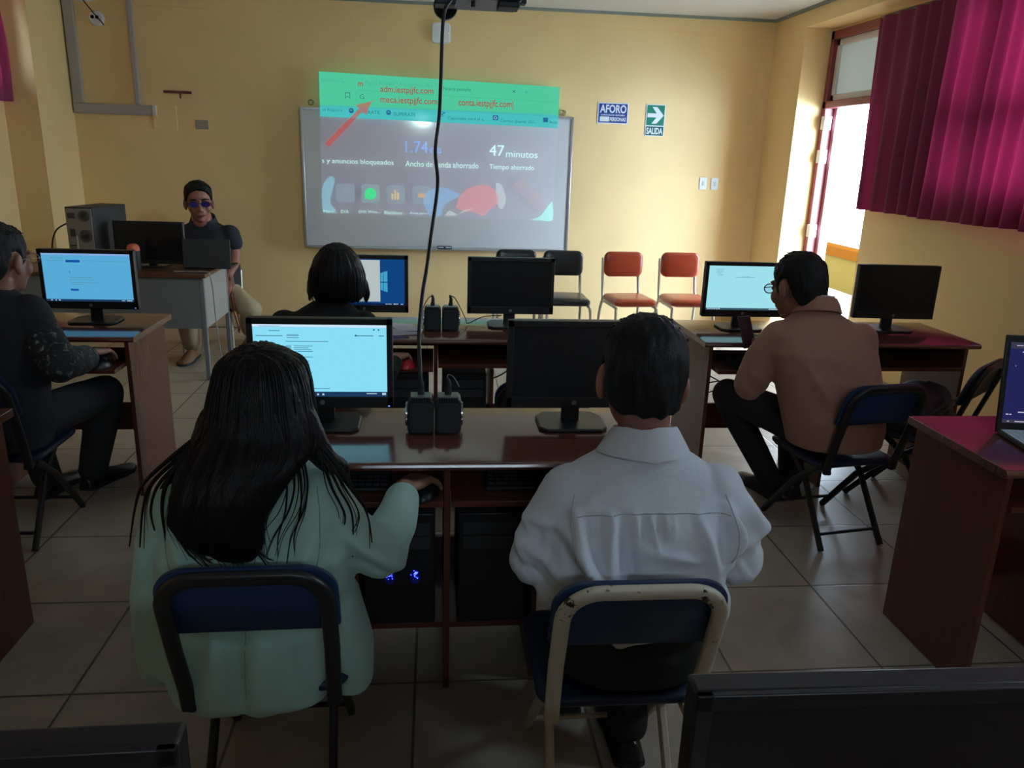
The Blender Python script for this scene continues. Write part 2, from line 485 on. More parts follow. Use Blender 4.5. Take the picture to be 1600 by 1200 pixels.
# yard outside
struct('yard_ground', MB().box((8.0, 4, -.12), (8.8, 16, .1)), mat('concrete_yard', (.55, .53, .5), rough=.9, var=.1))
yw = thing('low_wall', 'sunlit low wall with orange coping outside the open doorway', 'wall', (5.5, 10.6, -.07))
MB().box((0, 0, .22), (.2, 7.0, .44)).obj('wall_body', mat('ochre_plaster', (.050, .032, .008), rough=1, spec=0), yw)
MB().box((0, 0, .50), (.26, 7.0, .12)).obj('coping', mat('orange_paint', (.048, .015, .002), rough=1, spec=0), yw)

# curtains
def cloth_material(name, col, trans, k=.55):
    m = bpy.data.materials.new(name); m.use_nodes = True; nt = m.node_tree; b = nt.nodes['Principled BSDF']
    b.inputs['Base Color'].default_value = (*col, 1); b.inputs['Roughness'].default_value = .7; b.inputs['Sheen Weight'].default_value = .2
    t = nt.nodes.new('ShaderNodeBsdfTranslucent'); t.inputs[0].default_value = (*trans, 1)
    mx = nt.nodes.new('ShaderNodeMixShader'); mx.inputs[0].default_value = k
    nt.links.new(b.outputs[0], mx.inputs[1]); nt.links.new(t.outputs[0], mx.inputs[2]); nt.links.new(mx.outputs[0], nt.nodes['Material Output'].inputs[0])
    return m
red_cloth = cloth_material('red_curtain_cloth', (.36, .045, .13), (.095, .0035, .017))
def curtain(name, label, x, ya, yb, z0, z1, sx, wob, seed, group=None, lean=0):
    rnd = random.Random(seed); ny = int(abs(yb-ya)/.012); nz = 26
    ph = []; p = 0
    for i in range(ny+1):
        p += .012/ (.155*(1+.7*mnoise.noise(Vector((i*.02, seed, 0)))))*2*PI; ph.append(p)
    vs = []; fs = []
    for j in range(nz+1):
        t = j/nz; z = z1 + (z0-z1)*t
        for i in range(ny+1):
            s = i/ny; y = ya + (yb-ya)*s
            amp = (.020 + .014*t)*(1+.9*mnoise.noise(Vector((i*.03, t*1.5, seed))))
            dx = amp*math.sin(ph[i] + .5*mnoise.noise(Vector((i*.01, t*2, seed+3)))) + .03*t*mnoise.noise(Vector((i*.012, t, seed+9)))
            edge = lean*t*(1-s)**3
            zz = z + .012*mnoise.noise(Vector((i*.03, 0, seed)))*t
            vs.append((x + sx*(-.0) + dx - sx*wob*t, y + edge, zz))
    w = ny+1
    for j in range(nz):
        for i in range(ny): fs.append((j*w+i, j*w+i+1, (j+1)*w+i+1, (j+1)*w+i))
    root = thing(name, label, 'curtain', (0, 0, 0), 0, group)
    MB().add(vs, fs).obj('cloth', red_cloth, root, smooth=True, angle=80)
    # hem band sewn double along the bottom, header tape along the top
    r = MB(); r.cyl((x+sx*.03, ya+.02*(1 if ya > yb else -1), z1+.012), (x+sx*.03, yb, z1+.012), .009, 10)
    r.obj('curtain_rod', mat('dark_rod', (.10, .07, .06), rough=.4), root, smooth=True)
    return root
curtain('curtain', 'long pleated dark red curtain glowing over the right window', 3.25, 6.02, 2.4, 1.235, 2.60, 1, .03, 5, lean=-.10)
curtain('curtain', 'dark red curtain hanging high on the far left wall', -3.31, 6.88, 3.0, 1.83, 2.60, -1, .02, 11)
# ------------------------------------------------------------------ furniture
def wood_material(name, c1, c2, rough=.25, coat=0.0):
    m = bpy.data.materials.new(name); m.use_nodes = True; nt = m.node_tree; N = nt.nodes; L = nt.links; b = N['Principled BSDF']
    tc = N.new('ShaderNodeTexCoord'); mp = N.new('ShaderNodeMapping'); mp.inputs['Scale'].default_value = (1.2, 14, 3)
    L.new(tc.outputs['Object'], mp.inputs[0])
    n = N.new('ShaderNodeTexNoise'); n.inputs['Scale'].default_value = 3; n.inputs['Detail'].default_value = 6; n.inputs['Distortion'].default_value = .5
    L.new(mp.outputs[0], n.inputs['Vector'])
    r = N.new('ShaderNodeValToRGB'); r.color_ramp.elements[0].position = .35; r.color_ramp.elements[1].position = .68
    r.color_ramp.elements[0].color = (*c1, 1); r.color_ramp.elements[1].color = (*c2, 1)
    L.new(n.outputs[0], r.inputs[0]); L.new(r.outputs[0], b.inputs['Base Color'])
    b.inputs['Roughness'].default_value = rough; b.inputs['Specular IOR Level'].default_value = .45
    b.inputs['Coat Weight'].default_value = coat; b.inputs['Coat Roughness'].default_value = .13; b.inputs['Coat IOR'].default_value = 1.9
    return m
wood = wood_material('reddish_melamine', (.115, .033, .020), (.138, .039, .024))
wood_top = wood_material('polished_melamine', (.105, .030, .018), (.150, .043, .026), .2, .85)
wood_edge = mat('melamine_edge', (.15, .045, .025), rough=.35)
black_pl = mat('black_plastic', (.012, .012, .014), rough=.38)
black_soft = mat('black_matt_plastic', (.018, .018, .02), rough=.6)
grey_pl = mat('grey_plastic', (.16, .16, .17), rough=.45)
white_pl = mat('white_plastic', (.72, .73, .74), rough=.4)
screen_off = mat('screen_off', (.010, .010, .012), rough=.28)

TOP = .755
def make_desk(name, label, loc, rz=0, L=1.38, dep=.47, bays=True, pull=(.03, .03), group='double computer desks'):
    t = thing(name, label, 'desk', loc, rz, group); h = L/2
    top = MB(); e = []
    prof = [(-.0, 0), (-.008, .004), (-.012, .013), (-.008, .022), (0, .026), (dep, .026), (dep, 0)]
    top.prism([(p[0], TOP-.026+p[1]) for p in prof], -h, h, 'YZ')
    top.obj('desktop', wood_top, t, bevel=.0015)
    for sx in (-1, 1):
        MB().box((sx*(h-.045), dep/2+.012, (TOP-.026)/2), (.018, dep-.03, TOP-.026)).obj('side_panel', wood, t, bevel=.001)
    MB().box((0, dep/2+.02, (TOP-.026)/2), (.018, dep-.06, TOP-.026)).obj('centre_panel', wood, t, bevel=.001)
    for sx in (-1, 1):
        tr = MB(); a, b = .009, h-.054
        pl_out = pull[0 if sx < 0 else 1]; tr.box((sx*(a+b)/2, dep/2-.01-pl_out, .625), (b-a-.004, dep-.10, .018)); tr.obj('keyboard_tray', wood, t, bevel=.002)
    MB().box((0, dep-.02, .672), (L-.11, .016, .112)).obj('back_rail', wood, t, bevel=.001)
    MB().box((0, dep-.02, .235), (L-.11, .016, .14)).obj('modesty_panel', wood, t, bevel=.001)
    if bays:
        for sx in (-1, 1):
            MB().box((sx*.262, dep/2+.03, .30), (.016, dep-.10, .58)).obj('bay_panel', wood, t, bevel=.001)
            MB().box((sx*.1315, dep/2+.03, .20), (.243, dep-.10, .018)).obj('bay_shelf', wood, t, bevel=.001)
    return t
YA, YBR = 1.985, 3.45
make_desk('computer_desk', 'double desk with the woman in mint and the man in white shirt seated at it', (.04, YA, 0))
make_desk('computer_desk', 'double desk in the middle of the second row with a red mouse on its tray', (.01, YBR, 0), pull=(.10, .03))
make_desk('computer_desk', 'double desk by the right doorway with the man in tan jacket', (1.925, 3.435, 0), L=1.36, dep=.50, bays=False, pull=(.10, .03))
make_desk('computer_desk', 'double desk at the right edge carrying an open laptop', (2.27, 1.9, 0), L=1.36)
make_desk('computer_desk', 'double desk on the left with the man in dark jacket at its lit monitor', (-1.96, 3.435, 0), L=1.36, dep=.50, bays=False, pull=(.03, .14))
make_desk('computer_desk', 'double desk at the lower left edge, only its end panel showing', (-1.985, 1.98, 0), L=1.38)
make_desk('computer_desk', 'nearest double desk under the two monitors cut by the bottom edge', (.03, .33, 0))

# monitors ------------------------------------------------------
def lit(name, c, s): return emis(name, c, s)
def make_monitor(label, loc, rz, screen_mat, zc=.955, w=.412, h=.268, group='computer monitors', tilt=0.0, led=False):
    t = thing('monitor', label, 'monitor', (loc[0], loc[1], TOP+.001), rz, group)
    d = .05; zc = zc - TOP; iw, ih = w-.034, h-.052
    b = MB(); b.box((0, .016, zc), (w, .03, h))
    bk = [(-w*.36, zc-h*.34), (w*.36, zc-h*.34), (w*.36, zc+h*.34), (-w*.36, zc+h*.34)]
    b.prism(bk, .03, .05, 'XZ'); b.obj('housing', black_pl, t, bevel=.004)
    zs = zc + .008
    f = MB()
    f.box((0, -.001, zc+h/2-.009), (w, .008, .018)); f.box((0, -.001, zc-h/2+.017), (w, .008, .034))
    for sx in (-1, 1): f.box((sx*(w/2-.0085), -.001, zc), (.017, .008, h))
    f.obj('bezel', black_pl, t, bevel=.0015)
    sc = MB().box((0, .0005, zs), (iw+.002, .003, ih+.002)).obj('screen', screen_mat, t)
    lg = MB()
    lg.lathe([(.0065, -.0008), (.0075, -.0008), (.0075, .0004), (.0065, .0004)], 20, (0, -.0052, zc-h/2+.017), 'Y')
    lo = lg.obj('logo_ring', mat('logo_silver', (.22, .22, .23), rough=.35, metal=.4), t)
    text('logo_letters', 'hp', -.0045, .0045, zc-h/2+.0125, zc-h/2+.0215, -.0056, mat('logo_silver', (.5, .5, .52)), lo)
    MB().box((w/2-.012, -.0055, zc-h/2+.006), (.005, .001, .002)).obj('power_light', emis('blue_led', (.1, .2, 1), 4) if led else grey_pl, t)
    st = MB(); st.box((0, .055, (zc-.02)/2+.005), (.055, .022, zc-.02)); st.box((0, .045, zc-.03), (.07, .02, .07))
    st.obj('stand_column', black_pl, t, bevel=.004)
    bs = MB(); pts = [(-.105, -.05), (-.085, -.075), (.085, -.075), (.105, -.05), (.105, .06), (.08, .10), (-.08, .10), (-.105, .06)]
    bs.prism([(x, y+.03) for x, y in pts], 0.0, .011, 'XY'); bs.obj('stand_base', black_pl, t, bevel=.004)
    return t, zs, iw, ih

scr_blue = lit('screen_pale_blue', (.25, .72, .92), 1.0)
scr_blue_dim = lit('screen_blue_dim', (.10, .42, .70), .95)
scr_teal = lit('screen_teal', (.36, .78, .86), .95)
ink = emis('page_text_grey', (.10, .30, .42), .9); ink_dark = emis('page_text_dark', (.02, .06, .12), .9)
bar_navy = emis('taskbar_navy', (.015, .05, .13), .8)
blue_btn = emis('blue_button', (.01, .09, .38), .9); pale_line = emis('page_pale', (.62, .82, .98), .95)
def sbar(mb, x0, x1, z0, z1, y=-.0018): mb.box(((x0+x1)/2, y, (z0+z1)/2), (abs(x1-x0), .0006, abs(z1-z0)))
def page(t, zs, iw, ih, items, name, m):
    """flat page elements in screen fractions: (x0, x1, y from top, height)"""
    mb = MB()
    for a, b, y, hh in items:
        sbar(mb, (a-.5)*iw, (b-.5)*iw, zs+ih/2-y*ih, zs+ih/2-(y+hh)*ih)
    s = [c for c in t.children if c.name.startswith('screen')][0]
    return mb.obj(name, m, s)
rr = random.Random(3)

# row A: woman in mint's monitor
t, zs, iw, ih = make_monitor('lit monitor with a pale web page, in front of the woman in mint', (-.325, 2.255), .0, scr_blue, led=True)
page(t, zs, iw, ih, [(0, 1, .93, .07)], 'taskbar', bar_navy)
page(t, zs, iw, ih, [(0, 1, 0, .035)], 'tab_strip', pale_line)
page(t, zs, iw, ih, [(.05, .2, .022, .008), (.12, .2, .08, .012), (.02, .22, .15, .012), (.76, .9, .14, .014), (.94, .98, .14, .014), (.25, .34, .14, .014), (.25, .34, .175, .01)]
     + [(.24, .24+w, y, .010) for w, y in ((.32, .225), (.04, .29), (.04, .315), (.04, .34), (.2, .365), (.2, .44), (.17, .5), (.15, .53), (.17, .56), (.15, .59), (.19, .66), (.15, .74), (.16, .81), (.32, .88))]
     + [(.30, .30+w, y, .008) for w, y in ((.14, .29), (.11, .315), (.13, .34))], 'page_lines', ink)
page(t, zs, iw, ih, [(.24, .28, .29, .012), (.24, .28, .315, .012), (.9, .91, .055, .02), (.935, .945, .055, .02), (.76, .775, .135, .02)], 'bold_words', ink_dark)
page(t, zs, iw, ih, [(.46, .475, .955, .025), (.5, .515, .955, .025), (.84, .92, .95, .012), (.96, .99, .945, .03)], 'taskbar_icons', pale_line)
# row A: white-shirt man's monitor (off)
make_monitor('switched off monitor in front of the man in white shirt', (.425, 2.255), .0, screen_off)
# row B middle
t, zs, iw, ih = make_monitor('monitor showing a blue desktop wallpaper, beside the woman in black', (-.325, 3.70), .0, emis('wallpaper_blue', (.006, .07, .26), .8))
page(t, zs, iw, ih, [(.12, .70, .02, .90)], 'open_window', emis('window_grey', (.50, .58, .58), .9))
page(t, zs, iw, ih, [(.60, .64, .07, .008), (.15, .5, .08, .006), (.3, .55, .2, .006), (.6, .62, .90, .006)], 'window_lines', ink)
page(t, zs, iw, ih, [(0, 1, .955, .045)], 'taskbar', emis('taskbar_blue', (.004, .02, .08), .8))
page(t, zs, iw, ih, [(.76, .84, .965, .012), (.86, .92, .96, .02), (.95, .98, .965, .015)], 'taskbar_icons', pale_line)
scn = [c for c in t.children if c.name.startswith('screen')][0]
wl = MB()
for (a, b, c, d) in ((.705, .735, .28, .485), (.705, .735, .505, .68), (.742, .79, .25, .485), (.742, .79, .505, .71)):
    up = c < .4; k = .02
    q = [((a-.5)*iw, zs+ih/2-(c+k if up else c)*ih), ((b-.5)*iw, zs+ih/2-c*ih), ((b-.5)*iw, zs+ih/2-d*ih), ((a-.5)*iw, zs+ih/2-(d if up else d-k)*ih)]
    wl.prism(q, -.0022, -.0016, 'XZ')
wl.obj('wallpaper_window', emis('wallpaper_light', (.06, .45, .72), .8), scn)
make_monitor('switched off monitor between the two speakers and the black chairs', (.365, 3.70), .0, screen_off)
# right column row B
t, zs, iw, ih = make_monitor('lit monitor with a nearly blank page, left of the man in tan jacket', (1.515, 3.70), .0, scr_teal)
page(t, zs, iw, ih, [(0, 1, .955, .045)], 'taskbar', emis('taskbar_dark', (.05, .12, .17), .8))
page(t, zs, iw, ih, [(.09, .2, .08, .008), (.10, .19, .12, .008), (.1, .17, .16, .008), (.12, .19, .2, .008), (.36, .62, .25, .008), (.45, .55, .235, .006)], 'page_lines', ink)
page(t, zs, iw, ih, [(.02+.03*i, .04+.03*i, .962, .025) for i in range(6)] + [(.85, .97, .965, .018)], 'taskbar_icons', pale_line)
make_monitor('switched off monitor at the right, in front of the doorway wall', (2.30, 3.70), -.05, screen_off)
# left column row B
t, zs, iw, ih = make_monitor('lit monitor in front of the man in dark jacket at the left', (-1.55, 3.70), .0, scr_blue_dim, led=True)
page(t, zs, iw, ih, [(0, 1, .955, .045)], 'taskbar', bar_navy)
page(t, zs, iw, ih, [(0, 1, 0, .04)], 'tab_strip', emis('tab_lilac', (.25, .45, .80), .9))
page(t, zs, iw, ih, [(.27, .43, .135, .05), (.29, .38, .735, .04)], 'blue_buttons', blue_btn)
page(t, zs, iw, ih, [(.1, .24, .09, .01), (.05, .25, .155, .01), (.29, .31, .36, .05), (.29, .55, .49, .014), (.29, .58, .54, .008), (.29, .63, .60, .008), (.30, .43, .64, .008), (.45, .95, .15, .006)], 'page_lines', ink)
page(t, zs, iw, ih, [(.05, .07, .968, .018), (.1, .115, .968, .018), (.14, .16, .965, .022), (.86, .9, .968, .014), (.92, .98, .968, .018)], 'taskbar_icons', pale_line)
# nearest row
make_monitor('dark monitor cut by the bottom edge at the right, nearest the viewer', (.475, .60), -.015, screen_off, w=.46, h=.28, zc=.94)
make_monitor('dark monitor cut by the bottom left corner, nearest the viewer', (-.44, .56), .012, screen_off, w=.46, h=.28, zc=.94)

# laptop on the right desk
lp = thing('laptop', 'open laptop with dark blue starry screen on the right desk', 'laptop', (1.955, 2.16, TOP), -.16)
lb = MB().box((0, -.115, .009), (.36, .235, .016)); lb.obj('base', mat('laptop_shell', (.03, .03, .035), rough=.4), lp, bevel=.004)
MB().box((0, -.115, .0178), (.35, .225, .0012)).obj('deck', mat('laptop_deck', (.60, .70, .80), rough=.3), lp)
kb = MB()
for r_ in range(5):
    for c_ in range(14): kb.box((-.155+.0238*c_, -.03-.0225*r_, .0195), (.019, .018, .002))
kb.obj('keyboard', mat('laptop_keys', (.55, .62, .70), rough=.5), lp)
Rl = Matrix.Rotation(-.16, 3, 'X')
MB().box(Rl @ Vector((0, .012, .16)), (.365, .010, .31), Rl).obj('lid', black_pl, lp, bevel=.004)
ls = MB().box(Rl @ Vector((0, .0062, .165)), (.335, .0015, .255), Rl).obj('screen', emis('laptop_night_blue', (.018, .020, .10), .9), lp)
def lscreen(mb, x, z, w, h): mb.box(Rl @ Vector((x, .0050, .165+z)), (w, .0008, h), Rl)
for nm_, ar in (('taskbar', (0, -.122, .335, .011)), ('tab_strip', (0, .118, .335, .02)), ('address_bar', (.02, .098, .28, .014))):
    m_ = MB(); lscreen(m_, *ar); m_.obj(nm_, emis('laptop_bar', (.05, .05, .09), .8), ls)
m_ = MB()
for i in range(16): lscreen(m_, rr.uniform(-.15, .15), rr.uniform(-.08, .08), .0022, .0022)
for a, b, w in ((-.15, -.122, .006), (-.08, -.122, .1), (-.14, .118, .02), (-.10, .098, .06), (-.155, -.10, .008), (-.145, -.10, .006), (-.08, -.092, .085)): lscreen(m_, a, b, w, .003)
m_.obj('screen_marks', emis('laptop_marks', (.55, .55, .7), .9), ls)

# speakers ------------------------------------------------------
def make_speaker(label, loc, rz, cap):
    t = thing('speaker', label, 'speaker', (loc[0], loc[1], loc[2]+.001), rz, 'small desktop speakers')
    w, d, h = .078, .088, .108
    prof = rrect(-w/2, w/2, 0, h, .016)
    # rounded drum body lying towards the user, flat grille on the side facing the seats
    MB().prism(prof, -d/2+.01, d/2, 'XZ').obj('body', black_soft, t, bevel=.003)
    MB().prism(rrect(-w/2+.006, w/2-.006, .006, h-.012, .014), -d/2, -d/2+.0105, 'XZ').obj('grille', mat('speaker_mesh', (.03, .033, .036), rough=.8, bump=.6, bscale=900), t, bevel=.002)
    MB().box((0, 0, h+.002), (w*.78, d*.62, .006)).obj('top_plate', mat('speaker_top', (.14, .15, .15), rough=.3), t, bevel=.002)
    s = MB()
    for i in range(8): s.box((-w*.33+i*w*.094, -d*.325, h-.004), (.0035, .012, .014))
    s.obj('vent_slots', mat('slot_black', (.004, .004, .004), rough=.9), t)
    sx = cap
    MB().lathe([(.034, 0), (.036, .002), (.036, .006), (.030, .008)], 28, (sx*(w/2-.002) if sx > 0 else -w/2-.006, 0, h*.5), 'X').obj('trim_ring', mat('chrome_trim', (.5, .5, .52), rough=.2, metal=1), t, smooth=True)
    c = MB(); c.tube(smooth_path([(0, .005, h+.004), (.002, .004, h+.035), (-.003, .002, h+.055)], 5), [.0105]*3+[.008]*3+[.0065]*3+[.004]*2, 10)
    c.obj('plug', black_soft, t, smooth=True)
    return t
make_speaker('left speaker of the near pair, hanging cable plugged into its top', (-.037, 2.235, TOP), .0, -1)
make_speaker('right speaker of the near pair, bare wire standing from its top', (.043, 2.235, TOP), .0, 1)
make_speaker('left speaker of the far pair on the second row desk', (-.005, 3.64, TOP), .0, -1)
make_speaker('right speaker of the far pair on the second row desk', (.078, 3.64, TOP), .0, 1)
cab = mat('cable_black', (.012, .012, .012), rough=.5); cab_grey = mat('cable_grey', (.30, .28, .26), rough=.5)
def cable(label, pts, r, m=cab, name='cable', n=8, group=None):
    o = MB().tube(smooth_path(pts, n), r, 8).obj(name, m, smooth=True)
    return tag(o, label, 'cable', group)
cable('short bare wire curling out of the right near speaker', [(.040, 2.237, .912), (.043, 2.237, .93), (.06, 2.23, .922), (.075, 2.22, .898)], .0012, cab_grey, 'wire')
cable('thin lead arching from the left far speaker down behind it', [(-.008, 3.642, .912), (-.025, 3.66, .90), (-.05, 3.66, .85), (-.05, 3.67, .79), (-.04, 3.70, TOP+.004)], .0022)
cable('thin lead arching from the right far speaker to the dark monitor', [(.075, 3.642, .912), (.10, 3.66, .90), (.15, 3.70, .80), (.165, 3.74, TOP+.01), (.24, 3.78, TOP+.035), (.33, 3.765, .80)], .0022)

# computer towers in the desk bays
def make_tower(label, loc, rz=0, led=False, w=.205, d=.34, h=.36, group='computer towers under the desks'):
    t = thing('computer_tower', label, 'computer', loc, rz, group)
    MB().box((0, d/2+.008, h/2), (w, d, h)).obj('case', black_soft, t, bevel=.004)
    f = MB().box((0, .006, h/2), (w-.004, .014, h-.004)).obj('front_panel', black_pl, t, bevel=.004)
    m_ = MB(); m_.box((0, -.002, h-.05), (w-.03, .003, .038)); m_.box((0, -.002, h-.095), (w-.03, .003, .038)); m_.obj('drive_cover', mat('dark_bay_cover', (.035, .035, .038), rough=.5), f, bevel=.001)
    if led:
        for sx in (-1, 1):
            q = MB()
            for i in range(14):
                a = rr.uniform(0, 6.28); r0 = rr.uniform(.002, .016)
                q.box((.008+sx*.036+r0*math.cos(a)*.7, -.0025, .165+r0*math.sin(a)), (.0018, .002, .0018))
            q.lathe([(.004, -.003), (.004, -.001)], 12, (.008+sx*.036+.003, 0, .170), 'Y')
            q.obj('blue_light', emis('blue_fan_light', (.03, .05, 1), 9), t)
            MB().prism([(.008+sx*.036+.015*math.cos(a*PI/8), .158+.024*math.sin(a*PI/8)) for a in range(16)], -.0016, -.0006, 'XZ').obj('light_window', mat('blue_tint', (.01, .012, .10), rough=.3, emit=(.01, .015, .5), estr=.05), t)
    return t
sh = .2095
make_tower('black tower with two glowing blue lights under the near desk', (-.096, 2.06, sh), led=True)
make_tower('dark tower right of the blue-lit one under the near desk', (.174, 2.06, sh))
make_tower('dark tower under the second row desk, left bay', (-.126, 3.53, sh))
make_tower('dark tower under the second row desk, right bay', (.145, 3.53, sh))
make_tower('dark tower under the desk at the right edge', (2.40, 1.98, sh))

# keyboards, mice
def make_keyboard(label, loc, rz=0):
    t = thing('keyboard', label, 'keyboard', loc, rz, 'keyboards on the pull-out trays')
    MB().prism([(-.07, 0), (-.07, .012), (.07, .022), (.07, 0)], -.21, .21, 'YZ').obj('case', black_pl, t, bevel=.003)
    k = MB()
    for r_ in range(5):
        for c_ in range(19): k.box((-.193+.0214*c_, -.05+.0225*r_, .0155+.0016*r_+.003), (.018, .018, .008))
    k.obj('keys', mat('key_black', (.022, .022, .026), rough=.5), t, bevel=0)
    return t
TR = .6352
kbd = make_keyboard('black keyboard on the tray before the woman in mint', (-.33, 2.13, TR))
MB().box((.15, .062, .0225), (.003, .003, .001)).obj('lock_light', emis('white_led', (.8, .9, 1), 3), kbd)
make_keyboard('black keyboard on the empty tray half beside the man in white', (.36, 2.13, TR))
make_keyboard('black keyboard on the tray by the phone-holding man', (1.60, 3.47, TR), .06)
make_keyboard('black keyboard under the hand of the man in dark jacket', (-1.64, 3.50, TR))
make_keyboard('black keyboard before the woman in black', (-.36, 3.50, TR))
def make_mouse(label, loc, rz, m, name='mouse'):
    t = thing(name, label, 'mouse', loc, rz)
    mb = MB(); secs = []
    for i in range(9):
        s = -1 + 2*i/8; w = .031*math.sqrt(max(.05, 1-s*s*.9)); h = .034*(1-.75*s*s)*(1-.15*s)
        secs.append([(w*math.cos(a)*(1 if math.sin(a) > 0 else 1), s*.055, max(0, h*math.sin(a))) for a in [PI*k/12 for k in range(13)]])
    mb.ring_loft(secs, True); mb.obj('shell', m, t, smooth=True, angle=60)
    MB().cyl((-.004, .03, .026), (.004, .03, .026), .009, 12).obj('scroll_wheel', grey_pl, t)
    return t
make_mouse('red computer mouse under the fingers of the woman in black', (-.118, 3.405, TR), -.35, mat('red_mouse_plastic', (.50, .02, .025), rough=.3))
make_mouse('dark computer mouse under the right hand of the woman in mint', (-.018, 2.035, TR), -.3, black_pl)
make_mouse('dark computer mouse under the right hand of the man in dark jacket', (-1.405, 3.385, TR), -.2, black_pl)

# paper pad by the far speakers
nb = thing('notebook', 'white paper pad with a folded corner on the second row desk', 'notebook', (-.175, 3.575, TOP), .25)
for i in range(3): MB().box((.004*i, .003*i, .004+.006*i), (.20, .15, .0055), Matrix.Rotation(.08*i, 3, 'Z')).obj('sheets', mat('paper_pale', (.62, .56, .58), rough=.8), nb, bevel=.001)
MB().add([(.0, -.06, .0195), (.09, -.075, .0195), (.10, .07, .0195), (-.02, .07, .032), (.0, -.06, .0185), (.09, -.075, .0185), (.10, .07, .0185), (-.02, .07, .030)],
         [(0, 1, 2, 3), (7, 6, 5, 4), (0, 4, 5, 1), (1, 5, 6, 2), (2, 6, 7, 3), (3, 7, 4, 0)]).obj('folded_sheet', mat('paper_pale', (.62, .56, .58)), nb)

# folding chairs -------------------------------------------------
blue_vinyl = mat('blue_vinyl', (.010, .032, .098), rough=.42, bump=.06, bscale=120)
blue_dark = mat('navy_vinyl', (.008, .016, .05), rough=.5)
frame_black = mat('black_enamel', (.012, .012, .013), rough=.4)
def chipped_paint():
    m = bpy.data.materials.new('chipped_ivory_enamel'); m.use_nodes = True; nt = m.node_tree; N = nt.nodes; L = nt.links; b = N['Principled BSDF']
    tc = N.new('ShaderNodeTexCoord')
    n = N.new('ShaderNodeTexNoise'); n.inputs['Scale'].default_value = 30; n.inputs['Detail'].default_value = 8; n.inputs['Roughness'].default_value = .65
    L.new(tc.outputs['Object'], n.inputs['Vector'])
    n2 = N.new('ShaderNodeTexNoise'); n2.inputs['Scale'].default_value = 7; L.new(tc.outputs['Object'], n2.inputs['Vector'])
    sep = N.new('ShaderNodeSeparateXYZ'); L.new(tc.outputs['Object'], sep.inputs[0])
    mr = N.new('ShaderNodeMapRange'); mr.inputs[1].default_value = .58; mr.inputs[2].default_value = .74; mr.inputs[3].default_value = 0; mr.inputs[4].default_value = .085
    L.new(sep.outputs[2], mr.inputs[0])
    a = N.new('ShaderNodeMath'); a.operation = 'ADD'; L.new(n.outputs[0], a.inputs[0]); L.new(mr.outputs[0], a.inputs[1])
    m2 = N.new('ShaderNodeMath'); m2.operation = 'MULTIPLY_ADD'; m2.inputs[1].default_value = .12; L.new(n2.outputs[0], m2.inputs[0]); L.new(a.outputs[0], m2.inputs[2])
    r = N.new('ShaderNodeValToRGB'); r.color_ramp.interpolation = 'LINEAR'
    e = r.color_ramp.elements; e[0].position = .0; e[0].color = (.62, .55, .42, 1); e[1].position = .735; e[1].color = (.62, .55, .42, 1)
    q = e.new(.745); q.color = (.11, .05, .025, 1); q = e.new(.765); q.color = (.02, .013, .01, 1)
    L.new(m2.outputs[0], r.inputs[0]); L.new(r.outputs[0], b.inputs['Base Color']); b.inputs['Roughness'].default_value = .45
    return m
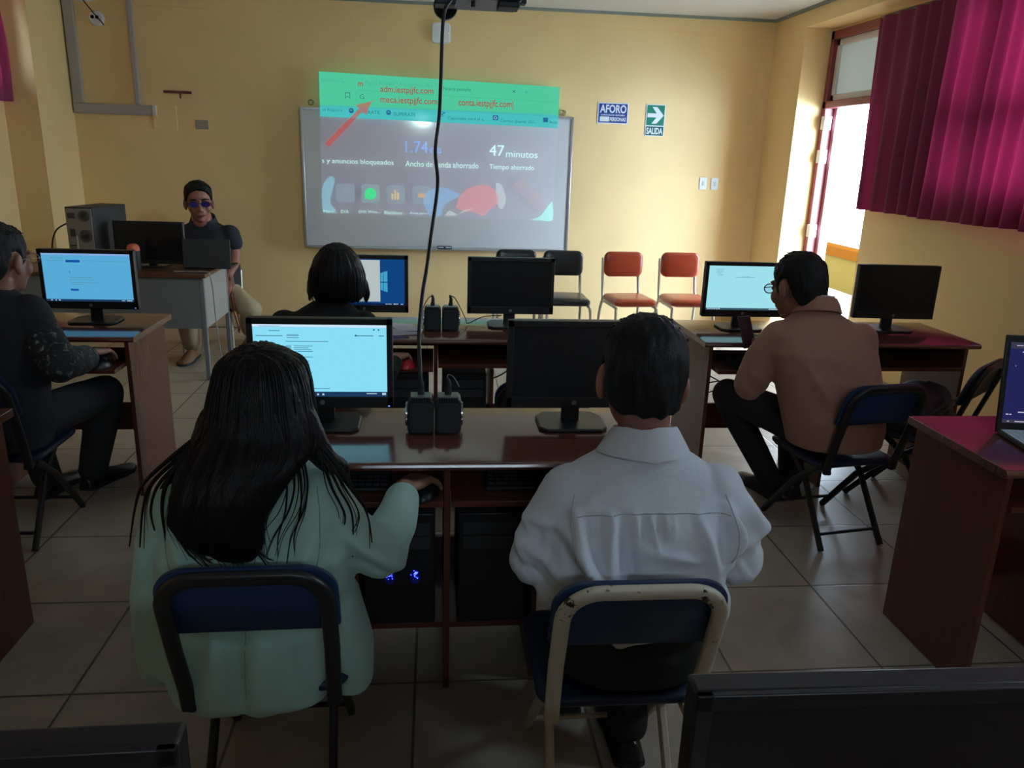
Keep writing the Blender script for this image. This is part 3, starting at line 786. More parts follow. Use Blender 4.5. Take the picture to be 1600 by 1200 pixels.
def make_folding_chair(label, loc, rz, fr, pad=None, seatm=None, sc=1.0):
    pad = pad or blue_vinyl; seatm = seatm or blue_dark
    t = thing('folding_chair', label, 'chair', loc, rz, 'blue padded folding chairs')
    def slope(z): return -.185 - .105*(z-.40)/.34       # the back leans away from the seat
    R = .075; path = [(-.160, slope(.395)+.008, .345), (-.160, slope(.395), .395), (-.164, slope(.52), .52), (-.164, slope(.655), .655)]
    for k in range(1, 9):
        a = PI/2*k/8; path.append((-.164+R*(1-math.cos(a)), slope(.655+R*math.sin(a)), .655+R*math.sin(a)))
    path += [(-p[0], p[1], p[2]) for p in reversed(path)]
    up = MB(); P = [Vector(p) for p in path]; rings = []
    nrm = Vector((0, -.34, -.105)).normalized()        # flat tube, broad side to the rear
    for i, p in enumerate(P):
        d = (P[min(i+1, len(P)-1)] - P[max(i-1, 0)]).normalized(); x = d.cross(nrm).normalized()
        w, h = .0165, .010
        rings.append([p + x*a*w + nrm*b*h for a, b in ((-1,-.5),(-.7,-1),(.7,-1),(1,-.5),(1,.5),(.7,1),(-.7,1),(-1,.5))])
    up.ring_loft(rings, True); up.obj('back_frame', fr, t, smooth=True, angle=50)
    for s in (-1, 1):
        MB().tube([(s*.138, .10, .352), (s*.140, -.02, .27), (s*.146, -.20, .004)], .0, flat=(.020, .026)).obj('leg', fr, t, smooth=True, angle=40)
        MB().tube([(s*.158, -.12, .352), (s*.158, .02, .24), (s*.158, .215, .004)], .0, flat=(.020, .026)).obj('leg', fr, t, smooth=True, angle=40)
        MB().tube([(s*.152, -.185, .349), (s*.152, .19, .349)], .0, flat=(.018, .018)).obj('seat_rail', fr, t, smooth=True, angle=40)
    MB().cyl((-.146, -.165, .065), (.146, -.165, .065), .0075, 10).obj('crossbar', fr, t, smooth=True)
    MB().cyl((-.158, .165, .07), (.158, .165, .07), .0075, 10).obj('crossbar', fr, t, smooth=True)
    sp = MB(); rg = []
    for z, g in ((.358, .0), (.364, .005), (.374, .006), (.382, .0), (.384, -.015)):
        rg.append([(x, y, z) for x, y in rrect(-.182-g, .182+g, -.155-g, .205+g, .05)])
    sp.ring_loft(rg, True); sp.obj('seat', seatm, t, smooth=True, angle=50)
    bp = MB(); rg = []
    for q, g in ((0, -.006), (.004, 0), (.016, 0), (.026, -.008)):
        a, z0, z1 = .184+g, .565-g*.5, .745+g; ring = []
        poly = [(a-.07+.07*math.cos(k*PI/16), z1-.07+.07*math.sin(k*PI/16)) for k in range(9)]
        poly += [(-p[0], p[1]) for p in reversed(poly)] + [(-a, z0+.012), (-a+.012, z0), (a-.012, z0), (a, z0+.012)]
        for x, z in poly:
            bow = .012*(1-(x/.19)**2)
            ring.append((x, slope(z)+.012+q-bow*.4+.003, z))
        rg.append(ring)
    bp.ring_loft(rg, True); bp.obj('backrest', pad, t, smooth=True, angle=50)
    return t
ivory = chipped_paint()
CH_W = (.425, 1.640); CH_M = (-.385, 1.725)
make_folding_chair('blue folding chair with chipped ivory frame under the man in white', (*CH_W, 0), 0, ivory)
make_folding_chair('blue folding chair with black frame under the woman in mint', (*CH_M, 0), .02, frame_black)
make_folding_chair('blue folding chair with black frame under the man in tan jacket', (1.725, 3.045, 0), .17, frame_black)
make_folding_chair('black-framed folding chair under the man in dark jacket', (-1.70, 3.14, 0), .0, frame_black, blue_dark)
make_folding_chair('empty blue folding chair seen under the near desk, before the second row', (.415, 3.08, 0), .0, frame_black)
make_folding_chair('folding chair beside the tan-jacketed man, a black bag on its seat', (2.285, 3.345, 0), .66, frame_black, mat('purple_navy_vinyl', (.014, .012, .035), rough=.5), blue_vinyl)
make_folding_chair('black-framed folding chair on which the woman in black sits', (-.44, 3.17, 0), .0, frame_black)

# vinyl visitor chairs along the whiteboard wall
def make_visitor(label, loc, rz, vinyl, fr, group):
    t = thing('visitor_chair', label, 'chair', loc, rz, group)
    # faces -y ; origin on floor below the back
    def pad(name, x, y0, y1, z0, z1, plane, dome):
        mb = MB(); rg = []
        if plane == 'back':
            for q, g in ((.0, -.012), (.006, 0), (.03, 0), (.042, -.012), (.047, -.04)):
                rg.append([(a, y0 - q + .05*(b-z0), b) for a, b in rrect(-x-g, x+g, z0-g, z1+g, .05, 6)])
        else:
            for q, g in ((.0, -.015), (.010, 0), (.035, .002), (.05, -.012), (.057, -.05)):
                rg.append([(a, b, z0+q) for a, b in rrect(-x-g, x+g, y0-g, y1+g, .05, 6)])
        mb.ring_loft(rg, True); return mb.obj(name, vinyl, t, smooth=True, angle=55)
    pad('backrest', .166, -.02, 0, .595, .80, 'back', 0)
    pad('seat', .176, -.44, -.045, .405, .46, 'seat', 0)
    for s in (-1, 1):
        p = smooth_path([(s*.155, .045, .74), (s*.158, .02, .60), (s*.160, -.005, .47), (s*.165, -.035, .40), (s*.172, .0, .30), (s*.180, .05, .006)], 6)
        MB().tube(p, .0115, 10).obj('leg', fr, t, smooth=True)
        p = smooth_path([(s*.165, -.06, .393), (s*.168, -.38, .393), (s*.172, -.425, .375), (s*.178, -.445, .28), (s*.186, -.465, .006)], 6)
        MB().tube(p, .0115, 10).obj('leg', fr, t, smooth=True)
        MB().cyl((s*.176, .012, .20), (s*.181, -.452, .20), .008, 10).obj('stretcher', fr, t, smooth=True)
    MB().cyl((-.178, -.22, .20), (.178, -.22, .20), .008, 10).obj('stretcher', fr, t, smooth=True)
    return t
tube_ivory = mat('ivory_tube', (.55, .50, .42), rough=.3, metal=.2)
bvin = mat('black_vinyl', (.014, .014, .016), rough=.3, bump=.05, bscale=200)
ovin = mat('orange_red_vinyl', (.42, .065, .028), rough=.28, bump=.05, bscale=200)
make_visitor('black vinyl chair half behind the dark monitor, leftmost along the wall', (.68, 6.56, 0), .0, bvin, tube_ivory, 'visitor chairs along the far wall')
make_visitor('black vinyl chair with pale tube legs next to the orange chairs', (1.075, 6.56, 0), .0, bvin, tube_ivory, 'visitor chairs along the far wall')
make_visitor('orange vinyl chair next to the black chairs', (1.585, 6.56, 0), .10, ovin, tube_ivory, 'visitor chairs along the far wall')
make_visitor('orange vinyl chair at the right end, beside the lit monitor', (2.085, 6.58, 0), .03, ovin, tube_ivory, 'visitor chairs along the far wall')

# teacher's desk
tdk = thing('teacher_desk', 'grey metal desk with brown top in front of the seated teacher', 'desk', (-1.53, 5.36, 0))
g_m = mat('grey_steel', (.17, .18, .19), rough=.45)
TT = .735
MB().box((-.60, .31, TT-.014), (1.26, .66, .028)).obj('desktop', mat('brown_laminate', (.11, .045, .022), rough=.3, var=.2, vscale=8), tdk, bevel=.004)
MB().box((-.60, .02, .54), (1.18, .012, .36)).obj('front_panel', g_m, tdk, bevel=.002)
MB().box((.0, .31, .54), (.012, .58, .36)).obj('side_panel', mat('pale_grey_steel', (.34, .33, .30), rough=.5), tdk, bevel=.002)
MB().box((-1.20, .31, .54), (.012, .58, .36)).obj('side_panel', g_m, tdk, bevel=.002)
for x in (-1.195, -.005):
    for y in (.02, .61): MB().box((x, y, TT/2-.014), (.028, .028, TT-.028)).obj('leg', g_m, tdk, bevel=.003)
make_t = thing('monitor', 'dark wide monitor on the teacher desk, seen against the teacher', 'monitor', (-1.93, 5.64, TT+.001), -.04)
MB().box((0, 0, .165), (.47, .03, .285)).obj('housing', black_pl, make_t, bevel=.006)
MB().box((0, -.0165, .17), (.44, .003, .245)).obj('screen', mat('dark_gloss', (.008, .008, .01), rough=.12), make_t)
MB().box((0, .02, .045), (.05, .02, .08)).obj('stand_column', black_pl, make_t, bevel=.003)
MB().box((0, .01, .006), (.2, .14, .012)).obj('stand_base', black_pl, make_t, bevel=.003)
lt = thing('laptop', 'dark laptop in front of the seated teacher, lid back showing', 'laptop', (-1.545, 5.57, TT), .0)
Rt = Matrix.Rotation(-.10, 3, 'X')
MB().box((0, .12, .009), (.31, .22, .016)).obj('base', black_pl, lt, bevel=.003)
MB().box(Rt @ Vector((0, 0, .105)), (.315, .008, .195), Rt).obj('lid', mat('laptop_lid_grey', (.03, .031, .034), rough=.5), lt, bevel=.003)
tw = thing('computer_tower', 'old tower on the teacher desk with its fan and port side showing', 'computer', (-2.315, 5.50, TT+.001), -.14)
MB().box((0, .21, .20), (.185, .42, .40)).obj('case', mat('black_case', (.022, .02, .02), rough=.5), tw, bevel=.004)
MB().box((0, -.003, .20), (.172, .008, .385)).obj('rear_plate', mat('zinc_plate', (.22, .21, .20), rough=.4, metal=.4), tw, bevel=.001)
for cx, cz, r0 in ((.035, .345, .036), (.035, .215, .042)):
    q = MB()
    for k in (1, .72, .45): q.lathe([(r0*k-.004, -.012), (r0*k, -.012), (r0*k, -.006), (r0*k-.004, -.006)], 24, (cx, 0, cz), 'Y')
    q.lathe([(.010, -.012), (.010, -.005)], 16, (cx, 0, cz), 'Y')
    for a in range(4): q.bar((cx+.004*math.cos(a*PI/2+.78), -.0085, cz+.004*math.sin(a*PI/2+.78)), (cx+r0*math.cos(a*PI/2+.78), -.0085, cz+r0*math.sin(a*PI/2+.78)), .003, .003)
    q.obj('fan_grille', mat('grille_wire', (.10, .10, .10), rough=.4, metal=.5), tw, smooth=True)
port_m = mat('port_dark', (.03, .03, .035), rough=.5)
for i in range(6): MB().box((-.055, -.008, .05+.02*i), (.04, .004, .012)).obj('slot_cover', port_m, tw)
MB().box((-.05, -.009, .345), (.045, .006, .035)).obj('power_inlet', port_m, tw); MB().box((-.05, -.009, .235), (.03, .006, .05)).obj('port_block', port_m, tw)
MB().box((-.022, -.009, .12), (.010, .005, .19)).obj('card_bracket', mat('bright_zinc', (.5, .5, .48), rough=.35, metal=.6), tw)
og = thing('canister', 'black canister with an orange domed lid in front of the teacher monitor', 'container', (-1.985, 5.47, TT+.001))
MB().lathe([(.0, 0), (.04, 0), (.043, .01), (.043, .13), (.0, .13)], 20).obj('body', black_soft, og, smooth=True, angle=50)
MB().lathe([(.042, .13), (.042, .142), (.036, .16), (.022, .172), (.004, .176)], 20).obj('lid', mat('orange_lid', (.62, .13, .06), rough=.5), og, smooth=True, angle=50)
cable('grey cable looping over the right end of the teacher desk', [(-1.72, 5.42, TT+.004), (-1.60, 5.41, TT+.006), (-1.50, 5.41, TT+.005), (-1.485, 5.40, TT-.02), (-1.478, 5.42, .62), (-1.478, 5.44, .40), (-1.476, 5.5, .12), (-1.45, 5.4, .008), (-1.2, 5.1, .008), (-1.1, 5.0, .008)], .004, cab_grey)
cable('black cable curving down from the old tower behind the lit left monitor', [(-2.40, 5.50, 1.03), (-2.46, 5.47, .98), (-2.50, 5.48, .86), (-2.49, 5.52, .74)], .005)
cable('dark cable curving across the floor behind the left desk', [(-1.30, 4.35, .006), (-1.15, 4.7, .006), (-1.05, 5.0, .006), (-1.13, 5.25, .006)], .004)
cable('loop of cables dangling under the tray by the phone-holding man', [(1.40, 3.82, .60), (1.41, 3.84, .50), (1.50, 3.82, .44), (1.42, 3.80, .40), (1.40, 3.80, .44), (1.46, 3.80, .46), (1.62, 3.82, .47), (1.70, 3.84, .585)], .0035)
cable('pair of leads hanging behind the right desk, left strand', [(2.22, 4.0, TOP-.03), (2.2, 4.02, .55), (2.16, 4.02, .35), (2.12, 4.0, .15), (2.1, 4.0, .006)], .003)
cable('pair of leads hanging behind the right desk, right strand', [(2.34, 4.0, TOP-.03), (2.33, 4.02, .55), (2.25, 4.02, .38), (2.2, 4.0, .2), (2.15, 4.0, .006)], .003)
cable('lead drooping under the second row tray above the empty blue chair', [(.20, 3.9, .60), (.23, 3.92, .48), (.31, 3.92, .44), (.42, 3.9, .52), (.45, 3.9, .60)], .004)
cable('lead dropping under the left desk beside the dark tray', [(-1.42, 3.95, .60), (-1.40, 3.97, .45), (-1.42, 3.97, .25), (-1.45, 3.97, .006)], .003)

# bag on the right chair, white block in place of a glint on the floor
bagm = mat('black_nylon', (.010, .010, .013), rough=.55, bump=.25, bscale=14)
bg_ = thing('backpack', 'slumped black backpack on the folding chair at right', 'bag', (2.265, 3.33, .3855), .60)
b_ = MB()
b_.sections([(0, 0, .002, .165, .13, 3.2), (0, 0, .045, .195, .145, 3.2), (.03, .01, .095, .175, .135, 3), (.07, .02, .140, .125, .115, 2.8), (.10, .03, .170, .085, .08, 2.6), (.11, .035, .18, .05, .05, 2.4)])
baked(b_, 'bag_body', bagm, bg_, .008, 6, warp=folds([((-.2, -.1, .1), (.1, -.14, .16), .008, .02), ((-.15, -.14, .03), (.15, -.14, .08), -.008, .02), ((.0, -.15, .02), (.12, -.1, .2), .008, .025)], (.008, 9)))
MB().tube(smooth_path([(-.18, -.08, .06), (-.14, -.13, .12), (-.02, -.135, .15), (.06, -.08, .18), (.11, .02, .182)], 8), .0, flat=(.035, .006)).obj('strap', mat('nylon_webbing', (.02, .02, .022), rough=.7), bg_, smooth=True)
MB().tube(smooth_path([(-.19, -.05, .05), (-.16, -.12, .10), (-.05, -.155, .13), (.1, -.14, .15), (.18, -.08, .11)], 8), .004, 8).obj('piping', mat('grey_piping', (.10, .10, .11), rough=.4), bg_, smooth=True)
st_ = MB().box((0, 0, .011), (.045, .13, .022)).obj('glint_block', white_pl, None, bevel=.004, loc=(1.845, 3.52, 0), rot=(0, 0, .5))
tag(st_, 'small white plastic block on the floor beneath the tan-jacketed man\'s chair', 'block')
# ------------------------------------------------------------------ things on the walls, projection, projector
def on_wall(x, z, y=D): return (x, y, z)
wbt = thing('whiteboard', 'large white dry-erase board mounted on the far wall', 'whiteboard', (.047, D-.032, 1.2826), .0245); wbt.rotation_euler.x = -.0045
bw, bh = 2.474, 1.237
MB().box((0, -.015, 0), (bw-.03, .018, bh-.03)).obj('board_surface', mat('whiteboard_enamel', (.60, .60, .61), rough=.10, spec=.5), wbt)
fr = MB()
for a, b, c, d in ((-bw/2, bw/2, bh/2-.022, bh/2), (-bw/2, bw/2, -bh/2, -bh/2+.022), (-bw/2, -bw/2+.022, -bh/2, bh/2), (bw/2-.022, bw/2, -bh/2, bh/2)):
    fr.box(((a+b)/2, -.018, (c+d)/2), (b-a, .032, d-c))
fr.obj('frame', aluminium, wbt, bevel=.003)
MB().box((-.1, -.055, -bh/2+.006), (1.4, .06, .008)).obj('marker_tray', aluminium, wbt, bevel=.002)
for x, z in ((-1.14, .66), (1.14, .655)):
    e = MB()
    e.tube([(x+.022*math.cos(k*PI/8), -.010, z+.022*math.sin(k*PI/8)) for k in range(17)], .005, 6, cap=False)
    e.obj('hanging_eyelet', mat('dull_brass', (.28, .22, .13), rough=.5, metal=.7), wbt, smooth=True)
er = thing('board_eraser', 'blue and white board eraser on the whiteboard tray', 'eraser', (.10, D-.095, .680), .012)
MB().box((0, 0, .012), (.135, .045, .022)).obj('felt_block', mat('navy_felt', (.015, .035, .12), rough=.8), er, bevel=.003)
for x in (-.035, .035): MB().box((x, -.023, .014), (.05, .002, .011)).obj('paper_label', mat('label_white', (.6, .62, .65)), er)

# --- projected picture: glowing film set before board and wall, in place of projector light
YPJ = D - .080
pj = thing('projected_picture_film', 'browser page projected across the whiteboard, bright green band at the top', 'projection', (0, 0, 0))
def pic(name, poly, m, dy=0, parent=None):
    return MB().prism(poly, YPJ-dy-.0004, YPJ-dy, 'XZ').obj(name, m, parent or pj)
_p = Vector((.047, D, 0)); pj.rotation_euler = (0, 0, .0245); pj.location = _p - Matrix.Rotation(.0245, 3, 'Z') @ _p   # follows the slightly turned board
band_hi = beam('beam_mint', (.085, .62, .37), .74, .8)
band = pic('browser_bar', [(-1.012, 2.200), (1.134, 2.156), (1.133, 1.920), (-1.013, 1.920)], band_hi)
band2 = pic('bookmark_bar', [(-1.013, 1.9195), (1.133, 1.9195), (1.133, 1.800), (-1.014, 1.826)], beam('beam_cyan', (.06, .52, .52), .66, .62))
dark = pic('page_background', [(-1.014, 1.8255), (1.133, 1.7995), (1.124, .955), (-1.027, .985)], beam('beam_dim', (.030, .022, .050), .45))
d_txt = beam('beam_dark_text', (.03, .20, .17), .5, .78); f_txt = beam('beam_faint_text', (.06, .40, .30), .5, .55)
r_txt = beam('beam_red_text', (.48, .075, .05), .70, .94); n_txt = beam('beam_navy', (.02, .12, .32), .6, .7)
w_txt = beam('beam_white_text', (.50, .85, .76), .80, .3); b_txt = beam('beam_blue_text', (.13, .36, .85), .70, .3)
T = lambda s, x0, x1, z0, z1, m, p, n='lettering': text(n, s, x0, x1, z0, z1, YPJ-.003, m, p, .010 if m is r_txt else 0.0)
T('académica C...', -.99, -.78, 2.118, 2.150, f_txt, band)
T('m', -.675, -.632, 2.09, 2.125, r_txt, band, 'page_mark')
T('Página Principal | Arquitectura de l', -.610, -.027, 2.098, 2.140, f_txt, band)
T('Nueva pestaña', .078, .325, 2.078, 2.117, d_txt, band)
T('×', .70, .73, 2.088, 2.115, d_txt, band); T('+', .81, .845, 2.085, 2.115, f_txt, band)
T('adm.iestpjjfc.com', -.480, -.012, 2.034, 2.105, r_txt, band, 'red_address')
T('meca.iestpjjfc.com', -.482, .024, 1.945, 2.018, r_txt, band, 'red_address')
T('conta.iestpjjfc.com|', .215, .712, 1.945, 2.022, r_txt, band, 'red_address')
T('G', -.662, -.624, 1.985, 2.025, d_txt, band)
bm_ = MB(); line = smooth_path([(1.132, YPJ-.003, 2.023), (.05, YPJ-.003, 2.042), (-.60, YPJ-.003, 2.057), (-.665, YPJ-.003, 2.057), (-.692, YPJ-.003, 2.03), (-.690, YPJ-.003, 1.975), (-.66, YPJ-.003, 1.948), (-.59, YPJ-.003, 1.945), (.05, YPJ-.003, 1.925), (1.132, YPJ-.003, 1.897)], 5)
bm_.tube(line, .0, flat=(.006, .0006)); bm_.obj('address_bar_outline', d_txt, band)
bm_ = MB()
for a, b, c, d in ((-.79, -.785, 1.985, 2.035), (-.75, -.745, 1.985, 2.035), (-.79, -.745, 2.03, 2.035)): bm_.box(((a+b)/2, YPJ-.003, (c+d)/2), (b-a, .0006, d-c))
bm_.prism([(-.79, 1.985), (-.768, 2.0), (-.745, 1.985), (-.768, 2.006)], YPJ-.0033, YPJ-.0027, 'XZ'); bm_.obj('bookmark_icon', d_txt, band)
T('va Registra', -.994, -.816, 1.868, 1.896, d_txt, band2)
T('SUPERATE', -.693, -.489, 1.862, 1.892, d_txt, band2); T('SUPERATE', -.365, -.17, 1.855, 1.885, d_txt, band2)
T('?', .055, .10, 1.865, 1.905, n_txt, band2)
T('Capacítate para el e...', .119, .469, 1.832, 1.866, d_txt, band2); T('Correo (Juarez (IU...', .596, .928, 1.826, 1.860, d_txt, band2)
T('Inic', 1.056, 1.124, 1.838, 1.864, d_txt, band2)
for k, (x, z, r0) in enumerate(((-.739, 1.884, .022), (-.411, 1.880, .022))):
    pts = [(x+r0*math.cos(a*PI/10), z+r0*math.sin(a*PI/10)) for a in range(20)]
    ic = pic('site_icon', pts, n_txt, .002, band2)
    pic('icon_mark', [(x-.014, z-.002), (x, z+.012), (x+.012, z-.002), (x-.002, z+.002)], band_hi, .004, ic)
pic('site_icon', rrect(.528, .578, 1.848, 1.892, .008), n_txt, .002, band2); pic('site_icon', rrect(.993, 1.038, 1.848, 1.888, .006), n_txt, .002, band2)
T('O', .537, .567, 1.857, 1.882, w_txt, band2, 'icon_letter')
# red arrow pointing at the address
pic('red_arrow', [(-.975, 1.600), (-.945, 1.565), (-.640, 1.880), (-.612, 1.850), (-.560, 1.965), (-.50, 1.985), (-.54, 1.975), (-.700, 1.932), (-.668, 1.905)], beam('beam_red_arrow', (.55, .10, .08), .40, .45), .006)
T('s y anuncios bloqueados', -1.010, -.370, 1.415, 1.470, w_txt, dark)
T('1.74', -.262, -.059, 1.542, 1.643, b_txt, dark, 'figure'); T('GB', -.04, .064, 1.542, 1.592, b_txt, dark)
T('Ancho de banda ahorrado', -.264, .406, 1.418, 1.470, w_txt, dark)
T('47', .503, .642, 1.536, 1.633, w_txt, dark, 'figure'); T('minutos', .659, .954, 1.528, 1.585, w_txt, dark)
T('Tiempo ahorrado', .507, .926, 1.405, 1.462, w_txt, dark)
tile_m = beam('beam_tile', (.10, .16, .18), .32, .1)
for x in (-.811, -.584, -.356, -.118): pic('shortcut_tile', rrect(x-.085, x+.085, 1.083, 1.250, .03), tile_m, .002, dark)
for s_, a, b in (('EVA', -.855, -.785), ('(59) Wha...', -.694, -.497), ('Blackboar...', -.460, -.264), ('Área pers...', -.230, -.041)): T(s_, a, b, .986, 1.016, w_txt, dark, 'shortcut_caption')
T('Marc...', -1.012, -.89, .986, 1.012, w_txt, dark, 'shortcut_caption')
grn = beam('beam_green', (.03, .62, .20), .75, .6)
cx, cz = -.584, 1.166
bub = pic('green_bubble_icon', [(cx+.052*math.cos(a*PI/14), cz+.052*math.sin(a*PI/14)) for a in range(-7, 16)] + [(cx-.058, cz+.0)] + [(cx+.052*math.cos(a*PI/14), cz+.052*math.sin(a*PI/14)) for a in range(16, 17)] + [(cx-.056, cz-.056)] + [(cx+.052*math.cos(a*PI/14), cz+.052*math.sin(a*PI/14)) for a in range(18, 21)], grn, .004, dark)
hs = MB(); hs.tube(smooth_path([(cx-.020, YPJ-.007, cz+.022), (cx-.018, YPJ-.007, cz+.004), (cx+.002, YPJ-.007, cz-.018), (cx+.022, YPJ-.007, cz-.020)], 5), .0, flat=(.012, .0006)); hs.obj('handset_mark', beam('beam_pale', (.6, .9, .8), .6, .6), bub)
bub2 = MB()
for i, (h0, c) in enumerate(((.05, 0), (.085, 0), (.065, 0))): bub2.box((-.385+.026*i, YPJ-.006, 1.12+h0/2), (.016, .0006, h0))
bub2.obj('bar_chart_icon', beam('beam_yellow', (.65, .45, .18), .5, .4), dark)
pic('orange_cloud_icon', [(-.118+.035*math.cos(a*PI/8)*1.1, 1.163+.02*math.sin(a*PI/8)) for a in range(16)], beam('beam_orange', (.6, .32, .10), .4, .3), .004, dark)
# loose coloured shapes of the wallpaper
def blob(name, pts, c, s, cover=.1): pic(name, [(p.x, p.z) for p in smooth_path([(a, 0, b) for a, b in pts] + [(pts[0][0], 0, pts[0][1])], 5)[:-1]], beam('beam_'+name, c, s*.62, cover), .001, dark)
blob('red_shape', [(.20, 1.06), (.24, 1.17), (.34, 1.25), (.48, 1.27), (.57, 1.22), (.60, 1.12), (.52, 1.05), (.46, .99), (.38, 1.02), (.28, 1.03)], (.50, .10, .09), .42)
blob('blue_shape', [(-.05, .985), (.06, .985), (.09, 1.08), (.24, 1.17), (.20, 1.20), (.08, 1.24), (-.06, 1.20), (-.10, 1.1)], (.10, .28, .48), .42)
blob('pale_shape', [(.57, 1.30), (.63, 1.27), (.67, 1.14), (.64, 1.06), (.60, 1.08), (.58, 1.18)], (.35, .42, .40), .40)
blob('pale_curl', [(.10, .985), (.20, .99), (.28, 1.04), (.38, 1.06), (.30, 1.03), (.22, 1.0), (.14, 1.03)], (.40, .45, .38), .40)
blob('grey_shape', [(.72, 1.25), (.78, 1.33), (.86, 1.32), (.90, 1.24), (1.0, 1.20), (1.05, 1.08), (.95, 1.05), (.86, 1.16)], (.28, .20, .20), .35)
blob('teal_shape', [(.90, .965), (1.0, 1.0), (1.10, 1.13), (1.118, 1.10), (1.120, .965), (1.0, .96)], (.16, .60, .50), .55)
blob('teal_figure', [(-1.02, 1.0), (-1.018, 1.20), (-.95, 1.31), (-.90, 1.28), (-.93, 1.18), (-.95, 1.08), (-.90, 1.0)], (.14, .42, .50), .42)

# projector hanging from the ceiling on a pole
pr = thing('projector', 'black projector hanging on a pole from the ceiling', 'projector', (.155, 3.10, 2.056))
pb = MB().prism(rrect(-.15, .15, .012, .105, .015), -.12, .12, 'XZ').obj('housing', black_pl, pr, bevel=.006)
for x in (-.118, .105): MB().box((x, -.05, .006), (.075, .10, .022)).obj('foot', black_soft, pr, bevel=.004)
MB().cyl((-.02, -.06, -.004), (-.02, -.06, .014), .008, 12).obj('knob', black_soft, pr)
LX = -.115
MB().lathe([(.042, .115), (.045, .118), (.045, .145), (.036, .145), (.034, .13), (.002, .13)], 28, (LX, 0, .022), 'Y').obj('lens_barrel', black_pl, pr, smooth=True)
MB().lathe([(.001, .132), (.033, .132), (.001, .136)], 24, (LX, 0, .022), 'Y').obj('lens', emis('lit_lens', (.72, 1.0, .98), 1600), pr)
MB().cyl((0, 0, .10), (0, 0, H-2.056), .02, 16).obj('mount_pole', black_soft, pr, smooth=True)
MB().box((0, 0, H-2.056-.006), (.14, .14, .012)).obj('ceiling_plate', black_soft, pr, bevel=.002)
MB().box((.165, .02, .04), (.02, .05, .03)).obj('side_vent', black_soft, pr, bevel=.002)
pl = bpy.data.lights.new('projector_lamp', 'SPOT'); pl.energy = 15; pl.color = (.72, 1.0, .95); pl.spot_size = math.radians(34); pl.spot_blend = .1; pl.shadow_soft_size = .03
po = bpy.data.objects.new('projector_lamp', pl); COL.objects.link(po); po.location = (.155+LX, 3.10+.15, 2.078)
po.rotation_euler = (Vector((.055, D, 1.58)) - po.location).to_track_quat('-Z', 'Y').to_euler()
cable('long black cable hanging from the projector down to the near speaker', [(.055, 2.98, 2.06), (.030, 2.95, 2.0), (.022, 2.90, 1.80), (.017, 2.86, 1.68), (.004, 2.82, 1.56), (.012, 2.76, 1.45), (-.008, 2.66, 1.30), (-.022, 2.56, 1.20), (-.036, 2.48, 1.12), (-.044, 2.38, 1.03), (-.043, 2.31, .985), (-.040, 2.25, .95), (-.038, 2.237, .905)], .0062, n=10)

# signs ----------------------------------------------------------
sw_ = mat('sign_white', (.72, .74, .74), rough=.35); sblue = mat('sign_blue', (.012, .045, .22), rough=.35); sgreen = mat('sign_green', (.01, .16, .10), rough=.35)
s1 = thing('capacity_sign', 'blue and white AFORO room capacity sign on the far wall', 'sign', (1.654, D-.002, 1.950))
MB().box((0, -.002, 0), (.290, .003, .186)).obj('sign_plate', sw_, s1)
MB().box((0, -.0038, .0), (.270, .001, .168)).obj('blue_field', sblue, s1)
text('lettering', 'AFORO', -.125, .125, .002, .076, -.0046, sw_, s1, .03)
text('lettering', 'CAPACIDAD MÁXIMA', -.115, .115, -.022, -.006, -.0046, sw_, s1, .03)
MB().box((-.078, -.0046, -.052), (.088, .0008, .044)).obj('blank_number_field', sw_, s1)
text('lettering', 'PERSONAS', -.028, .125, -.07, -.034, -.0046, sw_, s1, .03)
s2 = thing('exit_sign', 'green and white SALIDA exit sign with arrow, right of the blue sign', 'sign', (2.060, D-.002, 1.902))
MB().box((0, -.002, 0), (.184, .003, .282)).obj('sign_plate', sw_, s2)
MB().box((0, -.0038, .044), (.168, .001, .180)).obj('arrow_field', sgreen, s2)
MB().box((0, -.0038, -.095), (.168, .001, .080)).obj('word_field', mat('sign_dark_green', (.01, .075, .07), rough=.35), s2)
MB().prism([(-.078, .062), (.010, .062), (-.035, .118), (.012, .118), (.078, .044), (.012, -.030), (-.035, -.030), (.010, .026), (-.078, .026)], -.0052, -.0044, 'XZ').obj('arrow', sw_, s2)
text('lettering', 'SALIDA', -.078, .078, -.124, -.066, -.0046, sw_, s2, .03)
for i, (x, lab) in enumerate(((2.579, 'white light switch plate on the far wall, left of its twin'), (2.693, 'white light switch plate on the far wall, nearer the corner'))):
    t = thing('light_switch', lab, 'switch', (x, D-.0005, 1.342), 0, 'switch plates')
    MB().prism(rrect(-.036, .036, -.056, .056, .006), -.009, 0, 'XZ').obj('plate', white_pl, t, bevel=.002)
    MB().box((0, -.011, 0), (.022, .006, .04)).obj('rocker', mat('rocker_grey', (.5, .52, .52), rough=.4), t, bevel=.001)
ap = thing('wireless_router', 'white square wireless access box high above the whiteboard', 'router', (.058, D-.005, 2.565))
MB().prism(rrect(-.083, .083, -.085, .085, .03), -.038, 0, 'XZ').obj('shell', white_pl, ap, bevel=.008)
MB().box((.068, -.0395, .0), (.004, .002, .006)).obj('status_light', emis('green_led', (.5, 1, .2), 2), ap)
cable('thin wire running from the white wall box up to the ceiling', [(.07, D-.02, 2.65), (.12, D-.03, 2.69), (.14, D-.03, 2.75), (.15, D-.02, 2.80)], .003, cab_grey, 'wire')
